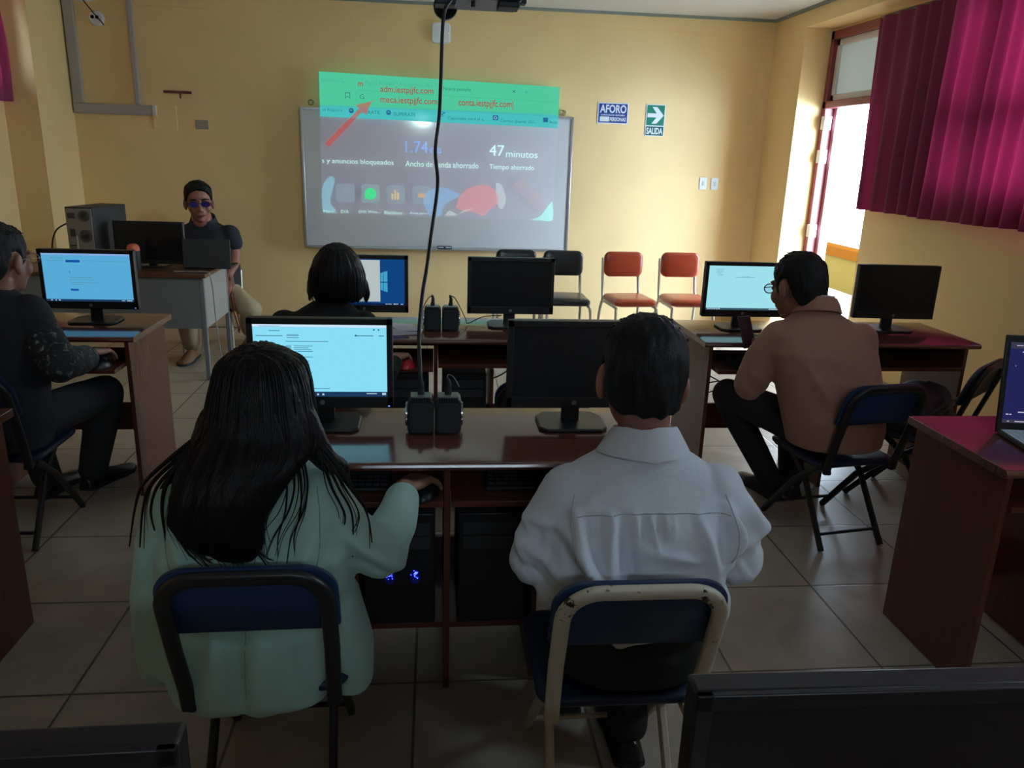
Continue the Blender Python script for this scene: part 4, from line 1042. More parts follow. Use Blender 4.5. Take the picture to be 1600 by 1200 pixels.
# trunking on the left of the far wall
trm = mat('grey_trunking', (.36, .33, .31), rough=.5)
for nm, lab, x0, x1, z0, z1 in (('cable_trunking', 'wide upright grey cable duct in the left corner of the far wall', -3.125, -3.04, 1.87, 2.80),
                                ('cable_trunking', 'horizontal grey cable duct low on the left of the far wall', -3.125, -2.44, 1.785, 1.868),
                                ('cable_trunking', 'thin upright grey cable duct rising from the horizontal duct', -2.605, -2.565, 1.87, 2.80)):
    t = thing(nm, lab, 'cable duct', ((x0+x1)/2, D, (z0+z1)/2)); w, h = x1-x0, z1-z0
    MB().box((0, -.018, 0), (w, .034, h)).obj('channel', trm, t, bevel=.003)
    MB().box((0, -.036, 0), (w-.012 if h > w else w, .003, h if h > w else h-.012)).obj('cover', trm, t, bevel=.001)
    if w > .5: MB().box((w/2-.012, -.020, 0), (.03, .040, h+.006)).obj('end_cap', mat('pale_cap', (.6, .56, .5), rough=.5), t, bevel=.002)
so = thing('wall_socket', 'round white socket with two dark holes high in the left corner', 'socket', (-2.863, D, 2.555))
MB().lathe([(.062, 0), (.064, -.012), (.05, -.034), (.001, -.036)], 28, (0, 0, 0), 'Y').obj('socket_body', white_pl, so, smooth=True, angle=50)
for x in (-.026, .012): MB().lathe([(.015, -.0375), (.001, -.0375), (.001, -.034), (.015, -.034)], 16, (x, 0, .008), 'Y').obj('hole', mat('hole_black', (.005, .005, .005)), so)
MB().prism(rrect(-.07, .07, .03, .09, .02), -.03, -.002, 'XZ').obj('backing_box', white_pl, so, bevel=.004, loc=(-.08, 0, .10))
cable('dark wire dropping across the round socket in the left corner', [(-3.02, D-.05, 2.80), (-2.93, D-.05, 2.67), (-2.86, D-.048, 2.58), (-2.81, D-.045, 2.52), (-2.80, D-.045, 2.50)], .005, name='wire')
rb = thing('wall_bracket', 'rust-red flat bracket stub on the bare left part of the wall', 'bracket', (-2.248, D, 1.988))
MB().box((0, -.012, 0), (.235, .022, .022)).obj('bar', mat('rust_red', (.16, .045, .03), rough=.7, var=.3, vscale=20), rb, bevel=.003)
MB().box((.02, -.008, -.03), (.012, .012, .04)).obj('stem', mat('rust_red', (.16, .045, .03)), rb)
cp = MB().box((0, -.004, 0), (.205, .008, .205)).obj('cover_plate', paint, None, bevel=.002, loc=(-2.375, D, 1.772)); tag(cp, 'wall-coloured square box cover under the end of the duct', 'cover plate')
gp = MB().box((0, -.006, 0), (.112, .012, .075)).obj('blank_plate', mat('grey_plate', (.30, .25, .19), rough=.5), None, bevel=.003, loc=(-2.064, D, 1.722)); tag(gp, 'small grey blank plate on the wall left of the whiteboard', 'cover plate')
# ------------------------------------------------------------------ people
def skin_mat(name, c): return mat(name, c, rough=.5, var=.10, vscale=14, bump=.04, bscale=220)
lens_clear = bpy.data.materials.new('lens_clear'); lens_clear.use_nodes = True
_n = lens_clear.node_tree; _g = _n.nodes.new('ShaderNodeBsdfGlossy'); _g.inputs['Roughness'].default_value = .05
_t = _n.nodes.new('ShaderNodeBsdfTransparent'); _t.inputs[0].default_value = (.95, .96, .97, 1); _mx = _n.nodes.new('ShaderNodeMixShader'); _mx.inputs[0].default_value = .06
_n.links.new(_t.outputs[0], _mx.inputs[1]); _n.links.new(_g.outputs[0], _mx.inputs[2]); _n.links.new(_mx.outputs[0], _n.nodes['Material Output'].inputs[0])
skin_a = skin_mat('skin_warm', (.30, .135, .085)); skin_b = skin_mat('skin_tan', (.31, .12, .078)); skin_c = skin_mat('skin_light', (.36, .18, .12))
def hair_material(name, c, rough=.42, st=(60, 60, 4)):
    return mat(name, c, rough=rough, spec=.25, bump=.35, bscale=6, stretch=st, var=.4, vscale=5)
hair_blk = hair_material('black_hair', (.005, .004, .0045)); hair_short = hair_material('short_black_hair', (.007, .006, .0065), .6, (40, 40, 14))
hair_gry = hair_material('greying_hair', (.018, .017, .017), .6, (40, 40, 14))

SKULL = [((0, -.012, .025), (.075, .095, .09)), ((0, -.038, -.02), (.064, .062, .072)), ((0, .03, -.03), (.062, .065, .085))]
def head_frame(c, yaw, pitch=0, roll=0, s=1.0):
    return Matrix.Translation(Vector(c)) @ Matrix.Rotation(yaw, 4, 'Z') @ Matrix.Rotation(roll, 4, 'Y') @ Matrix.Rotation(-pitch, 4, 'X') @ Matrix.Scale(s, 4)
def add_head(mb, M, nose=True):
    R = M.to_3x3().normalized(); s = M.to_scale()[0]
    def E(c, r, rot=None): mb.ellipsoid(M @ Vector(c), tuple(k*s for k in r), R @ rot if rot else R)
    for c, r in SKULL: E(c, r)
    E((0, .045, -.078), (.044, .044, .034)); E((0, .074, -.094), (.021, .018, .018))
    for x in (-1, 1):
        E((x*.040, .060, -.028), (.027, .026, .030))                      # cheek
        E((x*.080, -.006, -.008), (.011, .021, .034), Matrix.Rotation(x*.35, 3, 'Z') @ Matrix.Rotation(-.2, 3, 'X'))  # ear
        E((x*.079, -.004, -.035), (.009, .011, .012))                      # lobe
        E((x*.012, .103, -.036), (.010, .010, .008))                       # nostril
        E((x*.026, .083, .026), (.026, .013, .008))                        # brow
        E((x*.030, .084, .004), (.017, .010, .010))                        # eyelids
    mb.chain([M @ Vector((0, .088, .016)), M @ Vector((0, .104, -.012)), M @ Vector((0, .112, -.030))], [.009*s, .011*s, .013*s], 10)
    E((0, .094, -.060), (.025, .012, .006)); E((0, .091, -.069), (.022, .012, .007)); E((0, .088, -.052), (.03, .012, .012))

def add_hand(mb, Wp, f, n, side, curl=.35, s=1.0, spread=.10, pinch=None):
    """palm, four unequal fingers and a thumb leaving the side of the palm; f = finger direction, n = back of the hand"""
    W_ = Vector(Wp); f = Vector(f).normalized(); n = Vector(n); n = (n - f*n.dot(f)).normalized(); t = f.cross(n).normalized()*side
    r = .0085*s
    K = []
    for i, (off, ln, back) in enumerate(((.028, .070, .0), (.009, .079, .003), (-.010, .073, .0), (-.028, .057, -.007))):
        k = W_ + f*(.088+back)*s + t*off*s + n*.002*s
        mb.chain([W_ + t*off*.55*s, W_ + f*.045*s + t*off*.85*s, k], [.0135*s, .0130*s, .0108*s], 10)
        d = (f + t*spread*off/.028).normalized(); p = k; pts = [k]; rad = [.0095*s]; a = curl*(1+.12*i)
        for seg, q in enumerate((.45, .31, .24)):
            d = (d*math.cos(a) - n*math.sin(a)).normalized(); p = p + d*ln*q*s; pts.append(p); rad.append((.0088, .0080, .0068)[seg]*s)
        mb.chain(pts, rad, 10)
    th = [W_ + f*.018*s + t*.020*s, W_ + f*.045*s + t*.042*s - n*.010*s, W_ + f*.072*s + t*.052*s - n*.018*s, W_ + f*.094*s + t*.050*s - n*.024*s]
    mb.chain(th, [.0145*s, .0120*s, .0098*s, .0080*s], 10)
    mb.ellipsoid(W_ + f*.035*s + t*.014*s - n*.006*s, (.024*s, .024*s, .013*s), Matrix((t, f, n)).transposed())

def sm(x): x = np.clip(x, 0, 1); return x*x*(3-2*x)
def short_hair(M, m, parent, thick=.010, top=.016, hairline=.074, nape=-.075, noise_a=.0045, seed=0, side=0.0, seg=110, rings=76):
    O = np.array((0, -.012, .01)); vs = []; fs = []
    for i in range(rings+1):
        th = PI*i/rings
        for k in range(seg):
            a = 2*PI*k/seg; d = np.array((math.sin(th)*math.cos(a), math.sin(th)*math.sin(a), math.cos(th)))
            acc = 1e-30
            for c, r in SKULL:
                oc = (O-np.array(c))/np.array(r); dd = d/np.array(r)
                A = dd@dd; B = oc@dd; C = oc@oc-1; q = B*B-A*C
                if q > 0: acc += max(0, (-B+math.sqrt(q))/A)**14
            best = max(.02, acc**(1/14)); p = O + d*best
            zl = np.interp(p[1], [-.12, -.085, -.055, -.040, -.025, .0, .012, .03, .05, .07, .10], [nape, nape, nape, -.045, .028, .030, -.030+side, -.010+side, .050+side*.3, hairline, hairline])
            if p[1] > .03: zl += .007*mnoise.noise(Vector((p[0]*70, seed, 1))) - .10*max(0, abs(p[0])-.035)
            if p[1] < -.03: zl += .010*(p[0]/.05)**2*.6 + .006*mnoise.noise(Vector((p[0]*60, seed, 0)))
            k_ = float(sm((p[2]-zl)/.016+.3))
            up = float(sm((p[2]-.02)/.07)); t = thick+(top-thick)*up
            nz = mnoise.noise(Vector((p[0]*95+seed, p[1]*60, p[2]*26)))*noise_a + mnoise.noise(Vector((p[0]*30, p[1]*30+seed, p[2]*18)))*noise_a*.8
            vs.append(M @ Vector(O + d*(best*(1 if k_ > .02 else .9) + (t+nz)*k_ - .010*(1-k_))))
    for i in range(rings):
        for k in range(seg): fs.append((i*seg+k, (i+1)*seg+k, (i+1)*seg+(k+1) % seg, i*seg+(k+1) % seg))
    hm_ = MB().add(vs, fs); rt = random.Random(seed+50)
    for i in range(320):    # short tufts standing off the crown and the back
        th, a = rt.uniform(.15, 1.5), rt.uniform(0, 2*PI)
        j = (int(th/PI*rings))*seg + int(a/(2*PI)*seg) % seg
        c0 = Vector(vs[seg*0]); p0 = Vector(vs[j]); pz = (M.inverted() @ p0)
        if pz.z < .078 or pz.y < -.10: continue
        nrm = (p0 - M @ Vector((0, -.012, .0))).normalized(); lean = (M.to_3x3() @ Vector((rt.uniform(-.5, .5), .5 if pz.z > .07 else -.1, -.5))).normalized()
        L_ = rt.uniform(.008, .017)
        hm_.tube([p0 - nrm*.004, p0 + nrm*.003 + lean*L_*.5, p0 + nrm*.0055 + lean*L_], [.0032, .0026, .0006], 5)
    o = hm_.obj('hair', m, parent, smooth=True, angle=180)
    return o

def glasses(M, parent, lens, rim, temple=True):
    s = M.to_scale()[0]; g = MB()
    for x in (-1, 1):
        pts = [M @ Vector((x*.033+.025*math.cos(a)*1.05, .108, .004+.017*math.sin(a))) for a in [2*PI*k/20 for k in range(21)]]
        g.tube(pts, .0020*s, 6, cap=False)
        g.tube([M @ Vector((x*.060, .106, .008)), M @ Vector((x*.080, .085, .008)), M @ Vector((x*.083, .01, .006)), M @ Vector((x*.082, -.012, -.006))], .0017*s, 6)
    g.tube([M @ Vector((-.008, .110, .008)), M @ Vector((0, .114, .011)), M @ Vector((.008, .110, .008))], .0018*s, 6)
    o = g.obj('glasses', rim, parent, smooth=True)
    for x in (-1, 1):
        pts = [(M @ Vector((x*.033+.0245*math.cos(a)*1.05, .108, .004+.0165*math.sin(a)))) for a in [2*PI*k/20 for k in range(20)]]
        d = (M.to_3x3() @ Vector((0, .0012, 0)))
        MB().add(pts + [p+d for p in pts], [tuple(range(20)), tuple(reversed(range(20, 40)))] + [(i, (i+1) % 20, 20+(i+1) % 20, 20+i) for i in range(20)]).obj('lens', lens, o)
    return o

def person(label, base):
    return thing('person', label, 'person', base)
def settle(root, to=None, size=1.0, lower=0.0):
    """the figure was modelled about a first base point: give it its final stature, sitting height and place on the floor"""
    base = np.array(root.location); to = base if to is None else np.array((*to, 0.0))
    def fix(o):
        me = o.data; n = len(me.vertices); co = np.empty(n*3, np.float32); me.vertices.foreach_get('co', co); co = co.reshape(-1, 3)
        d = co - base[None, :].astype(np.float32)
        z = d[:, 2]; k0 = (size*.45-lower)/.45
        out = np.empty_like(d); out[:, 0] = d[:, 0]*size; out[:, 1] = d[:, 1]*size
        out[:, 2] = np.where(z < .45, z*k0, z*size-lower)
        me.vertices.foreach_set('co', np.ascontiguousarray(out, np.float32).ravel()); me.update()
        for c in o.children: fix(c)
    for ch in root.children: fix(ch)
    root.location = to
    return root
def shoe(name, heel, toe, m, parent, s=1.0, h=.075):
    heel, toe = Vector(heel), Vector(toe); d = toe-heel; d.z = 0; d.normalize(); x = Vector((d.y, -d.x, 0)); L = .275*s
    o = MB(); rg = []
    for u, w, hh in ((0, .022, .055), (.03, .034, .078), (.25, .036, .088), (.45, .038, .074), (.65, .046, .052), (.85, .043, .040), (.97, .026, .030), (1, .010, .018)):
        ring = []
        for k in range(16):
            a = 2*PI*k/16; ca, sa = math.cos(a), math.sin(a)
            z = (hh*s*sa if sa > 0 else .0)
            ring.append(heel + d*L*u + x*(w*s*ca*(1 if sa > -.1 else 1.05)) + Vector((0, 0, z if sa > 0 else -0.0 + .002*(k % 2))))
        rg.append(ring)
    o.ring_loft(rg, True); q = o.obj(name, m, parent, smooth=True, angle=60)
    so = MB(); pts = []
    for sgn in (1, -1):
        row = [(heel + d*L*u + x*sgn*w*s*1.08) for u, w in ((-.01, .018), (.03, .034), (.25, .037), (.45, .039), (.65, .047), (.85, .044), (.97, .027), (1.01, .010))]
        pts += row if sgn == 1 else list(reversed(row))
    z0 = heel.z
    vs = [(p.x, p.y, z0-.002) for p in pts] + [(p.x, p.y, z0+.014*s) for p in pts]; n = len(pts)
    so.add(vs, [tuple(range(n)), tuple(reversed(range(n, 2*n)))] + [(i, (i+1) % n, n+(i+1) % n, n+i) for i in range(n)]).obj('sole', black_soft, q)
    return q
def seam(name, target, starts, direction, m, parent, r=.0012, lift=.0006):
    """a sewn line: points cast onto the garment"""
    pts = []
    for p in starts:
        ok, loc, nor, _ = target.ray_cast(Vector(p) - target.location, Vector(direction))
        if ok: pts.append(loc + target.location + nor*lift)
    if len(pts) > 2: return MB().tube(pts, r, 6).obj(name, m, parent)

# ---- man in the white shirt -------------------------------------------------
pw = person('person seen from behind in a white shirt and black trousers, seated on the ivory-framed chair', (.45, 1.62, 0))
MW = head_frame((.452, 1.612, 1.098), -.10, .14, .04, 1.10)
b = MB(); add_head(b, MW)
b.chain([(.455, 1.595, 1.04), (.462, 1.60, .985), (.464, 1.60, .93)], [.060, .056, .050], 18)
b.sections([(.447, 1.52, .47, .14, .09), (.45, 1.525, .62, .15, .09), (.458, 1.56, .78, .165, .085), (.464, 1.59, .86, .15, .07), (.464, 1.60, .93, .08, .055)])
aL = [(.285, 1.585, .845), (.235, 1.565, .69), (.35, 1.84, .73)]; aR = [(.645, 1.585, .845), (.675, 1.565, .70), (.57, 1.84, .73)]
for a in (aL, aR): b.chain(a, [.045, .038, .026], 14)
add_hand(b, (.356, 1.86, .736), (.15, 1, -.06), (0, .1, 1), 1, .20); add_hand(b, (.564, 1.86, .736), (-.15, 1, -.12), (0, .1, 1), -1, .25)
legsW = [[(.375, 1.54, .545), (.380, 1.93, .525), (.375, 1.86, .10)], [(.525, 1.54, .545), (.540, 1.93, .525), (.500, 1.66, .10)]]
for l in legsW: b.chain(l, [.07, .05, .036], 14)
baked(b, 'body', skin_b, pw, .005, 4)
shirt_m = mat('white_shirt_cotton', (.62, .64, .68), rough=.75, bump=.12, bscale=90, sheen=.15)
s = MB()
s.sections([(.443, 1.505, .592, .176, .118), (.444, 1.506, .605, .186, .122), (.447, 1.512, .64, .196, .126), (.452, 1.53, .70, .206, .128), (.458, 1.557, .78, .214, .124), (.463, 1.58, .845, .208, .104), (.465, 1.597, .895, .165, .080), (.465, 1.605, .930, .105, .066), (.465, 1.605, .956, .066, .060)])
s.chain([(.30, 1.582, .842), (.262, 1.575, .78), (.226, 1.562, .695), (.27, 1.68, .69), (.345, 1.83, .728)], [.066, .064, .060, .055, .042], 18)
s.chain([(.632, 1.582, .842), (.668, 1.575, .78), (.684, 1.560, .70), (.65, 1.68, .69), (.575, 1.83, .728)], [.066, .064, .060, .055, .042], 18)
s.ellipsoid((.61, 1.50, .63), (.05, .07, .05)); s.ellipsoid((.275, 1.52, .65), (.05, .06, .05))
rf = random.Random(21); FL = []
def F(a, b_, amp, w): FL.append((a, b_, amp, w))
# pulls from the armpits down to the waist, gathers below the yoke, blouse over the chair back
F((.275, 1.50, .80), (.40, 1.42, .64), .011, .016); F((.28, 1.50, .77), (.36, 1.42, .60), -.010, .014); F((.30, 1.47, .83), (.34, 1.43, .70), .010, .014)
F((.645, 1.50, .82), (.60, 1.42, .66), .012, .016); F((.655, 1.49, .79), (.56, 1.41, .60), -.010, .015); F((.63, 1.47, .84), (.64, 1.43, .72), .010, .012)
F((.37, 1.45, .83), (.365, 1.41, .66), .008, .013); F((.40, 1.45, .83), (.42, 1.41, .68), -.006, .012); F((.56, 1.44, .83), (.60, 1.41, .70), .008, .013)
F((.34, 1.42, .70), (.56, 1.40, .655), .008, .014); F((.42, 1.42, .72), (.62, 1.40, .67), -.007, .013); F((.45, 1.41, .77), (.57, 1.41, .75), .006, .012)
F((.30, 1.40, .62), (.45, 1.385, .60), .008, .015); F((.5, 1.385, .62), (.64, 1.40, .60), .009, .015); F((.52, 1.39, .58), (.66, 1.42, .575), -.008, .012); F((.47, 1.41, .70), (.475, 1.385, .60), .006, .010)
F((.19, 1.55, .76), (.27, 1.51, .70), .008, .014); F((.18, 1.56, .72), (.25, 1.51, .66), -.008, .012); F((.20, 1.55, .80), (.26, 1.51, .80), .006, .012)
F((.735, 1.55, .79), (.66, 1.50, .72), .005, .014); F((.74, 1.55, .75), (.67, 1.50, .67), -.005, .012); F((.74, 1.55, .71), (.68, 1.50, .645), .005, .013); F((.70, 1.51, .83), (.735, 1.53, .74), .008, .012)
for i in range(12):
    x = .36+.016*i; F((x, 1.47, .836), (x+rf.uniform(-.01, .01), 1.435, .836-rf.uniform(.03, .07)), rf.uniform(-.004, .005), .006)
for i in range(14):
    x = rf.uniform(.31, .62); z = rf.uniform(.58, .80); dx = rf.uniform(-.07, .07)
    F((x, 1.42, z), (x+dx, 1.41, z-rf.uniform(.0, .07)), rf.uniform(-.006, .007), rf.uniform(.007, .013))
for sx in (0, 1):
    for i in range(8):
        z = rf.uniform(.64, .84); x0 = .205 if sx == 0 else .705
        F((x0+rf.uniform(-.03, .03), 1.51, z), (x0+rf.uniform(-.03, .03), 1.51, z-rf.uniform(.02, .07)), rf.uniform(-.006, .007), rf.uniform(.008, .013))
shirt = baked(s, 'shirt', shirt_m, pw, .006, 7, warp=folds(FL, (.006, 15), 2.6))
seam_w = mat('shirt_seam', (.36, .38, .42), rough=.8)
seam('yoke_seam', shirt, [(x, 1.0, .842-.012*((x-.465)/.17)**2) for x in np.linspace(.30, .635, 40)], (0, 1, 0), seam_w, shirt, .0011)
seam('shoulder_seam', shirt, [(.300-.012*math.sin(k/14*PI), 1.0, .865-.125*k/14) for k in range(15)], (0, 1, 0), seam_w, shirt, .0009)
seam('shoulder_seam', shirt, [(.632+.012*math.sin(k/14*PI), 1.0, .865-.125*k/14) for k in range(15)], (0, 1, 0), seam_w, shirt, .0009)
c_ = MB(); rg = []
for r_, dz in ((.060, -.020), (.0615, .012), (.0655, .017), (.073, .006), (.093, -.030), (.098, -.040), (.090, -.040), (.072, -.010)):
    rg.append([(.4645+r_*1.06*math.cos(t), 1.603+r_*.93*math.sin(t), .975+dz-.030*math.sin(t)*(.6)-(.012*(1-abs(math.cos(t))) if dz < -.02 and math.sin(t) < 0 else 0)) for t in [2*PI*k/48 for k in range(48)]])
c_.ring_loft(rg, False); c_.obj('collar', shirt_m, shirt, smooth=True, angle=70)
trouser_blk = mat('black_trousers', (.010, .010, .012), rough=.8, bump=.1, bscale=60)
t_ = MB(); t_.ellipsoid((.445, 1.51, .525), (.185, .125, .075)); t_.chain(legsW[0], [.082, .066, .052], 16); t_.chain(legsW[1], [.082, .066, .052], 16)
t_.sections([(.445, 1.51, .46, .17, .12), (.445, 1.512, .56, .168, .115), (.447, 1.518, .66, .160, .105)])
baked(t_, 'trousers', trouser_blk, pw, .009, 5, warp=folds([], (.004, 14)))
blk_leather = mat('black_leather', (.010, .010, .011), rough=.35)
shoe('shoe', (.372, 1.80, .003), (.37, 2.1, .003), blk_leather, pw, 1.05); shoe('shoe', (.500, 1.60, .003), (.505, 2.0, .003), blk_leather, pw, 1.05)
short_hair(MW, hair_short, pw, .010, .016, nape=-.064, seed=3, noise_a=.0042)
settle(pw, (.4725, 1.701), 1.05, .078)

# ---- woman in the mint jacket ----------------------------------------------
pm = person('person with long straight black hair in a mint green jacket, hand on a mouse', (-.38, 1.66, 0))
MM = head_frame((-.362, 1.672, 1.028), .06, .12, 0, 1.0)
b = MB(); add_head(b, MM)
b.chain([(-.365, 1.655, .96), (-.372, 1.64, .90)], [.048, .050], 16)
b.sections([(-.39, 1.585, .46, .14, .07), (-.385, 1.585, .62, .135, .07), (-.38, 1.60, .76, .15, .07), (-.378, 1.61, .85, .13, .065), (-.375, 1.63, .90, .06, .05)])
b.chain([(-.235, 1.60, .825), (-.125, 1.62, .672), (-.072, 1.835, .738)], [.038, .034, .024], 14)
b.chain([(-.555, 1.60, .825), (-.605, 1.60, .60), (-.615, 1.63, .44)], [.038, .034, .024], 14)
add_hand(b, (-.072, 1.835, .740), (.50, 1, -.14), (-.30, -.45, .9), -1, .30, 1.05, .24)
add_hand(b, (-.615, 1.635, .43), (.0, .1, -1), (-1, 0, 0), 1, .3, .9)
legsM = [[(-.46, 1.60, .545), (-.47, 1.96, .525), (-.46, 1.96, .10)], [(-.31, 1.60, .545), (-.29, 1.96, .525), (-.28, 1.98, .10)]]
for l in legsM: b.chain(l, [.066, .048, .034], 14)
baked(b, 'body', skin_c, pm, .0045, 3)
jk = mat('mint_jacket_cloth', (.36, .54, .45), rough=.8, bump=.10, bscale=110, sheen=.2)
s = MB()
s.sections([(-.395, 1.592, .425, .250, .115), (-.392, 1.588, .52, .238, .118), (-.388, 1.580, .62, .215, .124), (-.384, 1.580, .72, .208, .124), (-.380, 1.592, .80, .205, .112), (-.378, 1.60, .855, .172, .088), (-.376, 1.615, .890, .11, .070), (-.374, 1.62, .915, .068, .060)])
s.chain([(-.248, 1.592, .822), (-.192, 1.595, .74), (-.120, 1.625, .672), (-.092, 1.72, .700), (-.078, 1.795, .726)], [.064, .062, .060, .052, .044], 18)
s.chain([(-.528, 1.592, .822), (-.572, 1.59, .73), (-.600, 1.59, .60), (-.612, 1.605, .47), (-.615, 1.615, .385)], [.064, .062, .058, .054, .052], 18)
s.sections([(-.185, 1.60, .34, .045, .07), (-.19, 1.59, .46, .055, .085), (-.215, 1.58, .60, .05, .09)]); s.sections([(-.395, 1.512, .380, .165, .080), (-.395, 1.512, .47, .180, .084), (-.392, 1.530, .56, .180, .087)])
FL = []; rf = random.Random(8)
F((-.235, 1.49, .80), (-.30, 1.44, .66), .010, .016); F((-.21, 1.50, .77), (-.25, 1.45, .60), -.010, .014); F((-.19, 1.52, .72), (-.32, 1.43, .655), .009, .013); F((-.20, 1.5, .64), (-.40, 1.40, .635), .010, .014); F((-.2, 1.5, .62), (-.38, 1.40, .615), -.009, .012)
F((-.53, 1.5, .80), (-.48, 1.44, .66), .010, .016); F((-.55, 1.52, .76), (-.50, 1.45, .58), -.010, .014)
F((-.15, 1.60, .72), (-.07, 1.60, .66), .010, .014); F((-.17, 1.58, .70), (-.09, 1.58, .63), -.009, .012); F((-.14, 1.70, .71), (-.06, 1.70, .64), .009, .014); F((-.12, 1.76, .73), (-.05, 1.76, .66), -.008, .012); F((-.20, 1.56, .77), (-.12, 1.58, .70), .009, .014)
F((-.60, 1.53, .78), (-.62, 1.53, .60), .006, .014); F((-.58, 1.53, .70), (-.63, 1.55, .62), -.008, .012); F((-.59, 1.54, .58), (-.65, 1.56, .52), .008, .012)
F((-.395, 1.36, .58), (-.395, 1.38, .38), -.010, .010); F((-.36, 1.37, .60), (-.36, 1.38, .38), .010, .022); F((-.45, 1.37, .60), (-.46, 1.38, .40), .009, .018); F((-.30, 1.38, .58), (-.27, 1.39, .40), -.004, .015); F((-.23, 1.44, .60), (-.17, 1.44, .40), .010, .018)
for i in range(16):
    x = rf.uniform(-.52, -.22); z = rf.uniform(.48, .82); F((x, 1.44, z), (x+rf.uniform(-.05, .05), 1.42, z-rf.uniform(.02, .1)), rf.uniform(-.005, .006), rf.uniform(.009, .016))
jacket = baked(s, 'jacket', jk, pm, .0065, 8, warp=folds(FL, (.004, 12), 1.2))
mseam = mat('jacket_seam', (.20, .32, .27), rough=.85)
seam('shoulder_seam', jacket, [(-.242+.010*math.sin(k/18*PI)-.0*k, 1.0, .868-.165*k/18) for k in range(19)], (0, 1, 0), mseam, jacket, .0010)
seam('shoulder_seam', jacket, [(-.535-.010*math.sin(k/18*PI), 1.0, .868-.165*k/18) for k in range(19)], (0, 1, 0), mseam, jacket, .0010)
seam('back_seam', jacket, [(-.385, .9, .80-.36*k/30) for k in range(31)], (0, 1, 0), mseam, jacket, .0010)
c_ = MB(); rg = []
for r_, dz in ((.056, -.02), (.057, .012), (.062, .017), (.070, .004), (.084, -.034), (.080, -.038), (.068, -.014)):
    rg.append([(-.374+r_*1.05*math.cos(t), 1.615+r_*.98*math.sin(t), .922+dz-.022*math.sin(t)) for t in [2*PI*k/40 for k in range(40)]])
c_.ring_loft(rg, False); c_.obj('collar', jk, jacket, smooth=True, angle=70)
t_ = MB(); t_.ellipsoid((-.385, 1.58, .525), (.165, .10, .07)); t_.chain(legsM[0], [.076, .060, .050], 16); t_.chain(legsM[1], [.076, .060, .050], 16)
baked(t_, 'trousers', trouser_blk, pm, .009, 5)
shoe('shoe', (-.46, 1.93, .003), (-.45, 2.2, .003), blk_leather, pm, .92); shoe('shoe', (-.28, 1.95, .003), (-.27, 2.2, .003), blk_leather, pm, .92)
# long straight hair, centre parting, falling down the back and over both shoulders
hb = MB()
hb.sections([(-.384, 1.452, .752, .030, .012, 2), (-.400, 1.450, .775, .062, .018, 2), (-.418, 1.452, .80, .085, .024, 2), (-.424, 1.457, .835, .094, .030, 2), (-.408, 1.470, .885, .104, .038, 2.2),
             (-.385, 1.500, .925, .112, .055, 2.3), (-.365, 1.545, .955, .122, .078, 2.3), (-.362, 1.60, .985, .118, .092, 2.3), (-.363, 1.63, 1.03, .108, .103, 2.3), (-.362, 1.645, 1.08, .098, .103, 2.2),
             (-.364, 1.655, 1.115, .080, .088, 2.1), (-.367, 1.662, 1.138, .050, .058, 2), (-.370, 1.668, 1.147, .018, .022, 2)], 56)
hb.chain([(-.270, 1.60, 1.0), (-.245, 1.585, .945), (-.222, 1.60, .905), (-.20, 1.66, .86), (-.20, 1.70, .78)], [.03, .030, .024, .018, .010], 12)
hb.chain([(-.455, 1.60, 1.0), (-.478, 1.57, .945), (-.52, 1.55, .905), (-.555, 1.545, .87)], [.03, .026, .014, .006], 12)
def hair_flow(cx, cy, amp, fr, seed):
    def warp(co, no):
        ang = np.arctan2(co[:, 1]-cy, co[:, 0]-cx); d = np.zeros(len(co))
        for i in range(len(co)):
            d[i] = amp*(mnoise.noise(Vector((ang[i]*fr, co[i, 2]*3.0, seed))) + .5*mnoise.noise(Vector((ang[i]*fr*2.6, co[i, 2]*5.0, seed+4))))
        return co + no*d[:, None]
    return warp
hm = baked(hb, 'hair', hair_blk, pm, .006, 5, warp=hair_flow(-.38, 1.62, .006, 9, 2))
stm = hair_blk
def strands(parent, specs, m, name='hair_strands'):
    q = MB()
    for pts, r0 in specs:
        P = smooth_path(pts, 7); n = len(P); q.tube(P, [r0*(1-.75*i/(n-1)) for i in range(n)], 5)
    return q.obj(name, m, parent, smooth=True)
rs = random.Random(4); sp_ = []
prof_ = [(1.142, .020, 1.668), (1.115, .083, 1.655), (1.08, .100, 1.645), (1.03, .110, 1.63), (.985, .120, 1.60), (.955, .124, 1.545), (.925, .114, 1.50), (.885, .106, 1.47), (.835, .096, 1.457)]
depth_ = [.02, .09, .105, .105, .094, .080, .057, .040, .031]; cx_ = [-.370, -.364, -.362, -.363, -.362, -.365, -.385, -.408, -.424]
for i in range(90):
    a = rs.uniform(PI*1.02, PI*1.98) if i < 75 else rs.choice([rs.uniform(PI*.85, PI), rs.uniform(PI*2, PI*2.15)]); nn = rs.randint(6, 9); pts = []
    for j in range(nn):
        z, rx, cy = prof_[j]; k = 1.0+rs.uniform(-.02, .008)
        pts.append((cx_[j]+rx*k*math.copysign(abs(math.cos(a))**.9, math.cos(a)), cy+depth_[j]*k*math.copysign(abs(math.sin(a))**.9, math.sin(a)), z))
    if nn == 9: pts.append((pts[-1][0]+rs.uniform(-.015, .03), pts[-1][1]-.004, .835-rs.uniform(.03, .085)))
    sp_.append((pts, rs.uniform(.0012, .0030)))
for i in range(11):   # loose ends over the right shoulder blade
    x0 = rs.uniform(-.31, -.26); d_ = rs.uniform(-.05, .01); sp_.append(([(x0, 1.520, .955), (x0+.012, 1.496, .90), (x0+.012+d_*.3, 1.475, .85), (x0+d_*.8, 1.462, .80), (x0+d_*1.3, 1.458, .80-rs.uniform(.03, .11))], rs.choice((.0011, .0016, .003))))
